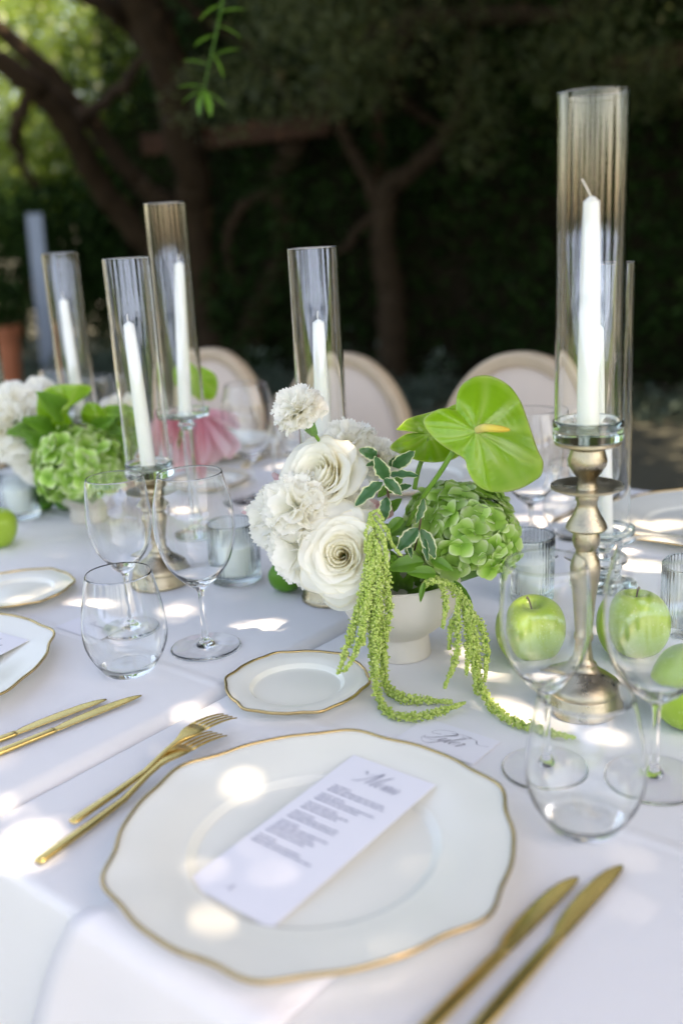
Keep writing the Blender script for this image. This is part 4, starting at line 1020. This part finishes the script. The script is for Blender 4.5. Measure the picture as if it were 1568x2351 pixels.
def leaf_between(parent, meshes, p0, p1, wf, org, k=0, tilt=0.0):
    p0, p1 = np.asarray(p0), np.asarray(p1); y = p1 - p0; L = np.linalg.norm(y); y = y / L
    n = CAMV - p0; n = n / np.linalg.norm(n); x = np.cross(y, n); x /= np.linalg.norm(x); n = np.cross(x, y)
    n2 = n * math.cos(tilt) + x * math.sin(tilt); x2 = np.cross(y, n2)
    m = Matrix((x2.tolist(), y.tolist(), n2.tolist())).transposed()
    return obj('leaf', meshes[k % len(meshes)], parent, p0 - org, m.to_euler(), (L * wf, L, L))
def z1(x, y): return (600 + x / 2.24) * .98, (860 + y / 2.24) * .98
def z2(x, y): return (700 + x / 2.24) * .98, (1180 + y / 2.24) * .98

# --- main arrangement
make_hydrangea(atd(1055, 1230, 1.125), .069, 'round green hydrangea head hanging over the rim of the chalky bowl', N=215, seed=4)
make_rose(atd(738, 1098, 1.09), (-.40, -.66, .64), .053, 'large open cream rose just below the single white carnation', N=48, seed=3)
make_rose(atd(785, 1275, 1.03), (-.12, -.93, .34), .050, 'cream rose with tightly swirled centre facing out beside the amaranth', N=48, seed=8, spin=.6)
make_carnation(atd(693, 950, 1.09), (-.42, -.30, .85), .030, 'single white carnation standing up above the roses on its own stem', seed=3, stem_to=atd(742, 1050, 1.11), spread=1.55)
make_carnation(atd(800, 1030, 1.19), (.1, -.35, .9), .036, 'white carnation tucked behind the large open cream rose', seed=6)
make_carnation(atd(866, 1065, 1.20), (.2, -.3, .9), .030, 'small white carnation behind the variegated leaves', seed=7)
make_carnation(atd(668, 1190, 1.12), (-.75, -.55, .35), .046, 'ruffled white carnation on the outer side under the open rose', seed=9, N=80)
make_carnation(atd(708, 1255, 1.07), (-.62, -.75, .12), .043, 'ruffled white carnation pressed against the swirled cream rose', seed=10, N=80)
make_carnation(atd(690, 1165, 1.075), (-.45, -.80, .40), .040, 'ruffled white carnation wedged between the two cream roses', seed=14, N=70)
make_carnation(atd(790, 1180, 1.10), (.1, -.9, .4), .034, 'white carnation half hidden between rose and variegated leaves', seed=15, N=60)
# loose outer petals drooping below the front rose
LP = thing('drooping_rose', 'half hidden white rose drooping over the bowl rim below the swirled one', 'flower', atd(810, 1340, 1.035))
lo = np.array(LP.location)
def free_petal(parent, p0, p1, width, mat, org, cup=.25, k=0, tilt=0.0):
    rng = np.random.default_rng(k); nu, nv = 11, 9; V, E = [], []
    for j in range(nv):
        s = j / (nv - 1); w = (.35 + .65 * math.sin(min(1, s * 1.2) * math.pi / 2)) * (1 if s < .85 else 1 - (s - .85) * 1.6)
        for i in range(nu):
            t = -1 + 2 * i / (nu - 1)
            V.append((t * w / 2, s * (1 - .13 * t * t), cup * (t * t * .45 * w + .5 * s * s) + .03 * math.sin(6 * t + k) * s)); E.append(.2 + .8 * s)
    me = mesh('petal', np.array(V), grid_faces(nu, nv), MAT[mat], attrs={'edge': E})
    o = leaf_between(parent, [me], p0, p1, 1, org, 0, tilt); o.name = 'petal'
    L = np.linalg.norm(np.asarray(p1) - np.asarray(p0)); o.scale = (width, L, L); return o
for k, (a, b, w) in enumerate([((800, 1300, 1.05), (765, 1400, 1.03), .045), ((820, 1300, 1.04), (815, 1400, 1.02), .05), ((790, 1310, 1.03), (800, 1375, 1.0), .05), ((840, 1300, 1.05), (850, 1385, 1.035), .045)]):
    free_petal(LP, atd(*a), atd(*b), w, 'petal_w', lo, .2, k, RNG.uniform(-.3, .3))
# white bud and pink bloom in the middle
bud = thing('tulip_bud', 'plump closed white bud between the two cream roses', 'flower', atd(815, 1165, 1.10)); bo = np.array(bud.location)
for k in range(5):
    a = k * 2 * math.pi / 5; off = np.array([math.cos(a) * .011, math.sin(a) * .011, 0])
    free_petal(bud, atd(822, 1215, 1.10) + off * .8, atd(812, 1125, 1.10) + off * .5, .028, 'petal_w', bo, -.25, k, a)
pk = thing('pink_lily', 'small dusty pink bloom deep between bud and variegated leaves', 'flower', atd(862, 1160, 1.12)); pko = np.array(pk.location)
for k, (a, b) in enumerate([((870, 1190), (845, 1140)), ((872, 1185), (868, 1148)), ((875, 1190), (895, 1150)), ((868, 1195), (850, 1175))]):
    free_petal(pk, atd(*a, 1.11), atd(*b, 1.10), .022, 'petal_p', pko, .4, k)
pk2 = thing('pink_lily', 'pink bloom with thin pointed petals poking out behind the outer white carnation', 'flower', atd(630, 1180, 1.16)); pko = np.array(pk2.location)
for k, (a, b, w) in enumerate([((640, 1180), (552, 1176), .009), ((610, 1180), (588, 1232), .008), ((660, 1120), (622, 1082), .010), ((660, 1140), (638, 1132), .008)]):
    free_petal(pk2, atd(*a, 1.16), atd(*b, 1.15), w, 'petal_p', pko, .3, k)

def spathe(outline, c, Y, label, slopeX=0.0, slopeY=0.0, cup=.010, ripple=.0018, nr=26, tip=None, spad=None, stem=None, name='anthurium', mirror=1):
    """heart-shaped bract: outline points in the picture carried to distance Y with its own relief."""
    O = np.array(outline, float); O = np.concatenate([O, O[:1]])
    O = spline(O.tolist(), 6)[:-1]; n = len(O); V, E = [], []
    sc = Y / FPX * 1.05
    C0 = np.array(c, float)
    tipa = math.atan2(*(np.array(outline[tip]) - C0)[::-1]) if tip is not None else 0.0
    Vn = []
    for j in range(nr + 1):
        r = j / nr
        for i in range(n if j else 1):
            p = C0 + (O[i] - C0) * r
            dx, dy = (p[0] - C0[0]) * sc, (p[1] - C0[1]) * sc
            a = math.atan2(dy, dx); R = math.hypot(*(O[i] - C0)) * sc
            b = (a - tipa + math.pi) % (2 * math.pi) - math.pi
            bb = b * (1 - .16 * r) if abs(b) < 2.8 else b          # veins sweep towards the tip
            vein = 0.0
            for vk in (0, .42, -.42, .95, -.95, 1.55, -1.55, 2.2, -2.2, 2.75, -2.75):
                vein = max(vein, math.exp(-((bb - vk) / (.055 + .03 / (r + .15))) ** 2) * (1 - .6 * r ** 3))
            cross = math.sin(R * r * 900 + 5 * math.sin(b * 3)) * .00018 * (1 - vein)
            pil = math.cos((bb * 6.2)) * r * (1 - r * .45)
            rel = cup * (r ** 2) * (R / .05) - ripple * pil - .0012 * vein * min(1, r * 4) * -1 - .004 * math.exp(-(r / .12) ** 2) + .003 * math.sin(3 * a + 1) * r * r + .0016 * math.sin(13 * a) * r ** 4 + cross
            V.append(atd(p[0], p[1], Y + slopeX * dx + slopeY * dy + rel * mirror)); E.append(r); Vn.append(vein * min(1, r * 5 + .4))
    F = [[0, 1 + i, 1 + (i + 1) % n] for i in range(n)]
    for j in range(1, nr):
        b0, b1 = 1 + (j - 1) * n, 1 + j * n
        F += [[b0 + i, b1 + i, b1 + (i + 1) % n, b0 + (i + 1) % n] for i in range(n)]
    org = atd(*c, Y); t = thing(name, label, 'flower', org)
    o = obj('spathe', mesh('spathe', np.array(V) - org, F, MAT['spathe'], attrs={'edge': E, 'vein': Vn}), t)
    so = o.modifiers.new('thickness', 'SOLIDIFY'); so.thickness = .0007; so.offset = 1
    if spad:
        P = spline([atd(x, y, Y + dy) - org for x, y, dy in spad], 8); m = len(P)
        Vs, Fs = tube(P, [.0036, .0042, .0043, .0042, .0036, .0012], 12)
        obj('spadix', mesh('spadix', Vs, Fs, MAT['spadix'], attrs={'along': np.repeat(np.linspace(0, 1, m), 12)}), t)
    if stem:
        obj('stem', mesh('stem', *tube(spline([atd(*q) - org for q in stem], 8), .0028, 10), MAT['stem']), t)
    return t
O1 = [z1(*p) for p in [(1048, 225), (1052, 150), (1080, 90), (1140, 52), (1210, 42), (1280, 65), (1340, 110), (1390, 185), (1425, 280), (1455, 370), (1480, 440), (1506, 500), (1496, 565), (1455, 600), (1380, 640), (1290, 658), (1200, 645), (1140, 600), (1108, 540), (1095, 490), (1050, 455), (990, 420), (920, 360), (882, 305), (885, 265), (930, 232), (990, 215)]]
spathe(O1, z1(1150, 335), 1.03, 'large glossy lime green anthurium bloom with yellow spike above the hydrangea', slopeX=.30, slopeY=-.40, cup=.013, ripple=.0030, tip=11,
       spad=[(*z1(1152, 335), .002), (*z1(1190, 320), -.012), (*z1(1250, 322), -.020), (*z1(1330, 330), -.026)], stem=[(*z1(1035, 440), 1.035), (*z1(960, 560), 1.05), (*z1(870, 690), 1.07), (*z1(790, 830), 1.09)])
O2 = [z1(*p) for p in [(735, 328), (800, 270), (900, 240), (1000, 215), (1060, 200), (1110, 300), (1100, 400), (1060, 470), (960, 497), (860, 492), (760, 455), (705, 425), (735, 385), (790, 352), (850, 345), (800, 335)]]
spathe(O2, z1(900, 350), 1.13, 'darker green anthurium bloom seen from the side behind the large one', slopeX=.5, slopeY=-.5, cup=-.014, ripple=.003, stem=[(*z1(895, 355), 1.13), (*z1(880, 450), 1.125), (*z1(850, 545), 1.12), (*z1(830, 640), 1.12)])

sprig = thing('variegated_sprig', 'sprig of dark leaves with wavy cream margins in the middle of the arrangement', 'foliage', atd(*z1(690, 720), 1.08)); so_ = np.array(sprig.location)
for k, (a, b, w, Y, ti) in enumerate([((640, 470), (545, 432), 1.25, 1.07, .2), ((690, 590), (625, 478), 1.15, 1.05, -.2), ((665, 600), (510, 722), .85, 1.04, .5), ((672, 585), (765, 668), 1.15, 1.045, -.3), ((715, 525), (830, 448), 1.1, 1.07, .3), ((695, 565), (855, 560), .7, 1.06, -.6), ((685, 680), (668, 810), 1.1, 1.05, .2), ((645, 500), (580, 512), .9, 1.07, .4), ((740, 640), (810, 620), 1.0, 1.07, -.3), ((700, 520), (740, 470), 1.0, 1.08, .0)]):
    leaf_between(sprig, VL, atd(*z1(*a), Y + .012), atd(*z1(*b), Y), w, so_, k, ti)
obj('stem', mesh('stem', *tube(spline([atd(*z1(700, 760), 1.09) - so_, atd(*z1(690, 650), 1.07) - so_, atd(*z1(665, 560), 1.07) - so_, atd(*z1(640, 460), 1.075) - so_], 6), .0014, 6), MAT['twig']), sprig)
sprig2 = thing('variegated_sprig', 'cream edged leaves drooping low in front of the hydrangea', 'foliage', atd(*z1(855, 850), 1.05)); so_ = np.array(sprig2.location)
for k, (a, b, w, Y, ti) in enumerate([((850, 845), (738, 962), 1.1, 1.03, .2), ((865, 850), (945, 1005), .95, 1.035, -.3), ((885, 900), (895, 1020), .7, 1.03, .4), ((880, 690), (845, 825), .8, 1.045, -.5), ((800, 930), (815, 1000), .8, 1.04, 0.)]):
    leaf_between(sprig2, VL, atd(*z1(*a), Y + .012), atd(*z1(*b), Y), w, so_, k + 1, ti)
obj('stem', mesh('stem', *tube(spline([atd(*z1(830, 960), 1.08) - so_, atd(*z1(855, 850), 1.05) - so_, atd(*z1(880, 690), 1.06) - so_], 6), .0012, 6), MAT['twig']), sprig2)
greens = thing('leafy_sprig', 'plain mid green leaves at the rim of the chalky bowl', 'foliage', atd(*z1(860, 1080), 1.08)); so_ = np.array(greens.location)
for k, (a, b, w, Y, ti) in enumerate([((770, 790), (680, 870), 1.2, 1.05, .3), ((880, 1020), (690, 1052), 1.1, 1.035, .3), ((915, 1010), (1035, 1062), 1.1, 1.04, -.4), ((945, 1085), (800, 1072), 1.1, 1.03, .3), ((882, 1130), (858, 1232), .7, 1.02, .2), ((1035, 1120), (1130, 1250), .8, 1.03, .2), ((690, 990), (765, 1040), 1.0, 1.04, -.2), ((640, 870), (600, 960), .9, 1.06, 0), ((720, 850), (640, 830), .9, 1.06, .2), ((760, 900), (640, 960), 1.2, 1.09, .4), ((820, 820), (700, 880), 1.2, 1.1, .4), ((860, 900), (800, 1080), 1.3, 1.1, -.3), ((900, 950), (980, 1100), 1.3, 1.1, .3), ((700, 960), (740, 1110), 1.2, 1.08, .2), ((980, 1230), (990, 1260), .7, 1.02, .3), ((470, 760), (400, 700), .8, 1.07, 0), ((700, 620), (640, 680), 1.2, 1.12, 0), ((760, 560), (700, 660), 1.2, 1.13, 0), ((660, 760), (760, 700), 1.2, 1.12, .3)]):
    leaf_between(greens, PL, atd(*z1(*a), Y + .01), atd(*z1(*b), Y), w, so_, k, ti)
for k in range(26):        # dark filler leaves pushed into the bowl
    a = RNG.uniform(0, 6.28); r = RNG.uniform(.0, .05); p = BG + np.array([r * math.cos(a), r * math.sin(a), RNG.uniform(.07, .11)]); d = np.array([math.cos(a) * .6, math.sin(a) * .6, RNG.uniform(.2, .9)]); d /= np.linalg.norm(d)
    leaf_between(greens, PL, p, p + d * RNG.uniform(.03, .05), 1.1, so_, k, RNG.uniform(-.5, .5))

# --- amaranth
ico = bmesh.new(); bmesh.ops.create_icosphere(ico, subdivisions=1, radius=1.0)
ICV = np.array([v.co[:] for v in ico.verts]); ICF = np.array([[v.index for v in f.verts] for f in ico.faces]); ico.free()
def P3(q):
    if q[2] == 'T': return at(q[0], q[1], .757)
    return atd(*q)
def strand(parent, pix, r, org, seed, dens=1.0):
    rng = np.random.default_rng(seed); P = spline([P3(q) for q in pix], 14); seg = np.linalg.norm(np.diff(P, axis=0), axis=1); cum = np.concatenate([[0], np.cumsum(seg)]); L = cum[-1]
    r = r * .90; n = int(L * 8400 * dens * (r / .006)); s = rng.uniform(0, L, n)
    c = np.stack([np.interp(s, cum, P[:, k]) for k in range(3)], 1)
    lump = 1 + .42 * np.sin(s * 2 * math.pi / .011 + rng.uniform(0, 6)) * np.sin(s * 2 * math.pi / .029)
    tap = np.clip((L - s) / .03, .42, 1) * np.clip(s / .05 + .35, 0, 1)
    d = rng.normal(size=(n, 3)); d /= np.linalg.norm(d, axis=1)[:, None]
    c = c + d * (r * tap * lump * rng.uniform(.45, 1.05, n))[:, None]
    c[:, 2] = np.maximum(c[:, 2], .7512)
    sz = rng.uniform(.0006, .0017, n)
    V = (c[:, None, :] + ICV[None] * sz[:, None, None] * rng.uniform(.8, 1.25, (n, 1, 3))).reshape(-1, 3) - org
    F = (ICF[None] + (np.arange(n) * len(ICV))[:, None, None]).reshape(-1, 3)
    o = obj('tassel', mesh('tassel', V, F, MAT['amar'], attrs={'tint': np.repeat(rng.uniform(0, 1, n), len(ICV))}), parent)
    obj('stalk', mesh('stalk', *tube(P - org, [.0013, .001, .0006], 6), MAT['stem']), o)
def amaranth(strands, label, org):
    t = thing('hanging_amaranth', label, 'flower', org); org = np.array(t.location)
    for k, (pix, r) in enumerate(strands): strand(t, pix, r, org, 20 + k)
    return t
amaranth([
    ([(850, 1178, 1.04), (858, 1250, 1.015), (866, 1340, 1.0), (874, 1450, .995), (880, 1540, 1.0), (888, 1578, 'T'), (925, 1603, 'T'), (980, 1607, 'T'), (1035, 1612, 'T')], .0062),
    ([(852, 1200, 1.035), (850, 1300, 1.0), (852, 1420, .985), (858, 1530, .985), (870, 1604, 'T'), (900, 1640, 'T'), (960, 1645, 'T'), (1020, 1630, 'T'), (1066, 1614, 'T')], .0054),
    ([(850, 1230, 1.02), (842, 1320, .995), (820, 1410, .985), (798, 1480, .98), (778, 1545, .975)], .0058),
    ([(858, 1260, 1.01), (846, 1360, .985), (828, 1460, .975), (808, 1515, .972), (790, 1540, .97)], .0052),
    ([(862, 1240, 1.01), (885, 1320, 1.0), (892, 1400, .995), (882, 1470, .99), (886, 1530, .99)], .0060),
    ([(868, 1260, 1.005), (868, 1360, .985), (862, 1450, .975), (866, 1550, .975)], .0062),
    ([(858, 1280, 1.0), (838, 1400, .98), (834, 1480, .975)], .0056),
    ([(848, 1190, 1.035), (840, 1225, 1.02), (838, 1268, 1.01)], .0036),
    ([(862, 1185, 1.035), (886, 1215, 1.02), (900, 1250, 1.015), (920, 1275, 1.01)], .0038),
    ([(860, 1200, 1.03), (880, 1240, 1.01), (890, 1300, 1.0)], .0050),
    ([(852, 1180, 1.04), (868, 1172, 1.035), (880, 1195, 1.03)], .0034)],
    'pale green hanging amaranth spilling between bowl and bread plate', atd(850, 1178, 1.04))
amaranth([
    ([(1000, 1325, 1.05), (1040, 1350, 1.03), (1075, 1400, 1.01), (1092, 1480, 1.0), (1098, 1560, .995), (1125, 1615, 'T'), (1160, 1645, 'T'), (1215, 1668, 'T'), (1265, 1682, 'T'), (1315, 1692, 'T')], .0060),
    ([(1005, 1330, 1.045), (1022, 1370, 1.02), (1020, 1410, 1.01), (1016, 1440, 1.0)], .0048),
    ([(1050, 1370, 1.02), (1050, 1440, 1.0), (1046, 1510, .99), (1020, 1578, .985)], .0050),
    ([(1065, 1385, 1.02), (1100, 1430, 1.005), (1116, 1490, 1.0), (1112, 1565, .995)], .0052),
    ([(1060, 1385, 1.02), (1074, 1460, 1.0), (1070, 1550, .99)], .0056),
    ([(1060, 1380, 1.02), (1035, 1440, 1.005), (1030, 1490, 1.0)], .0046),
    ([(998, 1322, 1.05), (975, 1345, 1.04), (985, 1335, 1.03), (1030, 1340, 1.03)], .0050),
    ([(1070, 1400, 1.01), (1088, 1500, .995), (1092, 1590, .99)], .0056)],
    'pale green hanging amaranth trailing across the cloth to the wine glass foot', atd(1000, 1325, 1.05))
# --- the pink and white arrangement
make_hydrangea(atd(185, 1075, 1.70), .078, 'pale edged green hydrangea head above the limes', N=170, seed=12)
OL = [(88, 905), (120, 886), (165, 882), (208, 886), (205, 905), (170, 930), (155, 945), (165, 970), (150, 990), (125, 1001), (100, 985), (85, 950)]
spathe(OL, (150, 940), 1.70, 'lime green heart shaped bloom in front of a hurricane tube', slopeX=.3, slopeY=.4, cup=.012, stem=[(150, 945, 1.71), (180, 1000, 1.75), (200, 1100, 1.78)])
spathe([(185, 945), (200, 925), (225, 928), (245, 950), (242, 975), (215, 978), (190, 970)], (222, 955), 1.74, 'green curled bloom between the heart shaped bloom and a taper candle', slopeX=-.3, slopeY=.4, cup=.01, stem=[(238, 965, 1.75), (245, 1030, 1.78)])
spathe([(248, 975), (270, 950), (300, 945), (320, 965), (300, 980), (270, 982)], (275, 965), 1.76, 'small green bloom lying level behind the leaning taper candle', slopeX=-.3, slopeY=.8, cup=.01)
spathe([(395, 850), (420, 825), (460, 840), (495, 860), (500, 895), (485, 920), (440, 905), (400, 885)], (440, 865), 1.80, 'green heart shaped bloom behind the clear glass candlestick', slopeX=.2, slopeY=.4, cup=.012, stem=[(440, 880, 1.81), (425, 960, 1.82), (400, 1060, 1.82)])
make_carnation(atd(45, 975, 1.78), (-.3, -.6, .7), .075, 'big ruffled white bloom on the outer side of the pink and white arrangement', N=60, seed=21)
make_carnation(atd(105, 1040, 1.80), (-.2, -.8, .3), .06, 'white bloom beside the pale edged hydrangea', N=50, seed=22)
make_carnation(atd(95, 905, 1.86), (-.1, -.4, .9), .034, 'small white bloom rising above the others in the pink and white arrangement', N=36, seed=23)
make_rose(atd(275, 1000, 1.80), (0, -.7, .7), .055, 'blush peach rose behind the leaning taper candle', mat='petal_peach', N=28, seed=24)
make_rose(atd(285, 945, 1.88), (.1, -.5, .8), .045, 'pale cream rose at the back of the pink and white arrangement', N=26, seed=25)
make_rose(atd(325, 1085, 1.78), (.2, -.9, .1), .040, 'salmon coloured rose low beside the hydrangea', mat='petal_peach', N=24, seed=26)
for nm, cx, lab, ps in (('pink_lily', 400, 'pink lily with long hanging petals behind a hurricane tube', [((400, 945), (375, 1070)), ((410, 950), (395, 1100)), ((395, 945), (362, 1020)), ((415, 950), (430, 1090)), ((385, 950), (350, 985))]),
                        ('pink_lily', 480, 'pink lily with folded petals beside the clear glass candlestick', [((465, 945), (525, 1010)), ((465, 950), (500, 1070)), ((460, 955), (470, 1090)), ((470, 950), (510, 985)), ((460, 950), (440, 1060))])):
    t = thing(nm, lab, 'flower', atd(cx, 950, 1.86)); og = np.array(t.location)
    for k, (a, b) in enumerate(ps * 2):
        b2 = (b[0] + RNG.uniform(-22, 22), b[1] + RNG.uniform(-20, 12))
        free_petal(t, atd(*a, 1.86 + .006 * k), atd(*b2, 1.81 + .012 * k), RNG.uniform(.022, .038), 'petal_p', og, RNG.uniform(.2, .8), k, RNG.uniform(-.8, .8))
fil = thing('leafy_sprig', 'dark leaves under the hydrangea of the pink and white arrangement', 'foliage', BL + np.array([0, 0, .1])); fo = np.array(fil.location)
for k in range(40):
    a = RNG.uniform(0, 6.28); p = BL + np.array([.04 * math.cos(a), .04 * math.sin(a), RNG.uniform(.08, .2)]); d = np.array([math.cos(a), math.sin(a), RNG.uniform(-.2, .9)]); d /= np.linalg.norm(d)
    leaf_between(fil, PL, p, p + d * RNG.uniform(.05, .10), 1.0, fo, k, RNG.uniform(-.5, .5))

# ------------------------------------------------------------------ chairs on the far side
def ellipse_ring(a, b, prof, n=56):
    """prof: (radial offset, depth) cross-section swept round an ellipse in the xz plane."""
    V = []
    for i in range(n):
        t = 2 * math.pi * i / n; nx, nz = math.cos(t) / a, math.sin(t) / b; L = math.hypot(nx, nz); nx, nz = nx / L, nz / L
        for dr, dy in prof: V.append((a * math.cos(t) + nx * dr, dy, b * math.sin(t) + nz * dr))
    m = len(prof); F = [[i * m + k, i * m + (k + 1) % m, ((i + 1) % n) * m + (k + 1) % m, ((i + 1) % n) * m + k] for i in range(n) for k in range(m)]
    return np.array(V), F
def dome(a, b, y0, h, n=48, m=8):
    V = [(0, y0 - h, 0)]; F = []
    for j in range(1, m + 1):
        r = j / m
        for i in range(n):
            t = 2 * math.pi * i / n; V.append((a * r * math.cos(t), y0 - h * (1 - r ** 3), b * r * math.sin(t)))
    F = [[0, 1 + (i + 1) % n, 1 + i] for i in range(n)]
    for j in range(m - 1):
        b0, b1 = 1 + j * n, 1 + (j + 1) * n
        F += [[b0 + i, b0 + (i + 1) % n, b1 + (i + 1) % n, b1 + i] for i in range(n)]
    return np.array(V), F
CA, CB = 0.215, 0.245
ch_frame = mesh('back_frame', *ellipse_ring(CA - .018, CB - .018, [(-.016, -.012), (-.010, -.020), (0, -.016), (.006, -.022), (.014, -.020), (.018, -.010), (.018, .014), (.010, .022), (-.010, .022), (-.016, .014)]), MAT['wood'])
ch_pad = mesh('back_pad', *dome(CA - .032, CB - .032, -.008, .022), MAT['uphol']); ch_back = mesh('back_pad', *dome(CA - .032, CB - .032, .012, -.012), MAT['uphol'])
seat_prof = smooth_prof([(0, .085), (.14, .083), (.20, .072), (.225, .045), (.225, .0), (0, 0)], 4).tolist(); seat_prof[0][0] = 0; seat_prof[-1][0] = 0
ch_seat = mesh('seat', *lathe(seat_prof, 40), MAT['uphol']); ch_rail = mesh('seat_rail', *lathe([(0, -.06), (.215, -.06), (.232, -.05), (.235, -.01), (.228, 0), (0, 0)], 40), MAT['wood'])
leg_m = mesh('leg', *lathe([(0, 0), (.011, 0), (.013, .02), (.010, .03), (.020, .30), (.024, .34), (.017, .35), (.024, .36), (.024, .40), (0, .40)], 16), MAT['wood'])
def chair(px, py, label):
    # top of the oval back seen at (px, py); the back stands in the plane u = 1.95
    r = ray(px, py); s = 1.95 / (r[:2] @ TU[:2]); top = CAMP + r * s; v = float(top[:2] @ TV[:2])
    t = thing('oval_back_chair', label, 'chair', UV(1.95, v, 0), (0, 0, CROT))
    zc = top[2] - CB
    for nm, me in (('back_frame', ch_frame), ('back_pad', ch_pad), ('back_pad', ch_back)): obj(nm, me, t, (0, 0, zc), (-.06, 0, 0))
    obj('seat', ch_seat, t, (0, -.22, .40)); obj('seat_rail', ch_rail, t, (0, -.22, .40))
    for x, y in ((-.17, -.38), (.17, -.38), (-.15, -.05), (.15, -.05)): obj('leg', leg_m, t, (x, y, 0), None, (1, 1, .86))
    for x in (-.07, .07): obj('back_support', mesh('support', *tube([(x, .0, .38), (x * 1.2, .005, zc - CB + .03)], [.016, .014], 8), MAT['wood']), t)
    return v
cv = [chair(1195, 808, 'oval backed beige chair behind the large anthurium bloom'), chair(782, 810, 'oval backed beige chair behind the white carnation and hurricane tube'), chair(478, 800, 'oval backed beige chair behind the pink blooms')]

# ------------------------------------------------------------------ settings on the far side
for k, (vp_, where) in enumerate(((0.53, 'opposite the ivory charger on the napkin'), (1.12, 'before the chair behind the carnation'), (1.70, 'before the chair behind the pink blooms'))):
    plate(CH, 1.553, vp_, .4 + k, 'far side ivory charger plate ' + where)
    plate(BR, 1.335, vp_ - .235, .2 + k, 'far side small bread plate ' + where)
    put(WSM, UV(1.34, vp_ + .10, tz(vp_ + .1)), 'far side smaller wine glass ' + where, 'wine glass')
    put(WBIG, UV(1.30, vp_ + .185, tz(vp_ + .185)), 'far side large wine glass ' + where, 'wine glass')
    put(TUM, UV(1.405, vp_ + .165, tz(vp_ + .165)), 'far side stemless tumbler ' + where, 'tumbler')
    knife((1.45, vp_ + .195), (1.66, vp_ + .195), tz(vp_ + .19) + .0003, 'far side inner gold knife ' + where, -1)
    knife((1.43, vp_ + .222), (1.65, vp_ + .222), tz(vp_ + .22) + .0003, 'far side outer gold knife ' + where, -1)
    fork((1.68, vp_ - .20), (1.46, vp_ - .20), tz(vp_ - .2) + .0002, 0, 'far side gold fork ' + where)

# ------------------------------------------------------------------ unseen trees added behind the photographer to streak glass reflections and shape low light
LABS = ['slender dark tree past the lawn next to the tallest one', 'tallest slender tree past the lawn', 'slender tree past the lawn on the sunny side', 'broad tree at the sunny corner of the lawn', 'round tree on its own at the shady side of the lawn', 'dense tree beside the round one at the shady side', 'thin young tree between two slender ones past the lawn', 'bushy tree at the shady corner of the lawn', 'dark tree standing by the sunny end of the hedge', 'low tree beyond the dark one by the sunny hedge end']
for k, (x, y, h, w) in enumerate([(-5.2, -13, 6.0, .5), (-2.4, -14, 7.4, .5), (2.6, -13, 6.0, .5), (7.5, -12, 2.6, 1.5), (-11.5, -4.5, 2.2, 1.6), (-11.0, 1.5, 3.2, 1.8), (-0.4, -11.5, 5.6, .35), (-9.2, -10, 2.6, 1.6), (10.6, -5.5, 2.6, 1.8), (9.0, 1.0, 4.6, 2.2)]):
    t = thing('shade_tree', LABS[k], 'tree', (x, y, 0))
    obj('trunk', mesh('trunk', *tube([(0, 0, 0), (.05, 0, h * .3), (0, .1, h * .7)], [.16, .13, .08], 10), MAT['bark']), t)
    n = 3400; d = RNG.normal(size=(n, 3)); d /= np.linalg.norm(d, axis=1)[:, None]; c = d * (RNG.uniform(0, 1, n) ** .4)[:, None] * np.array([w, w, h * .46]) + [0, 0, h * .52]
    foliage('crown', c, .28 if w > 1 else .16, .15 if w > 1 else .09, MAT['olive'], t)
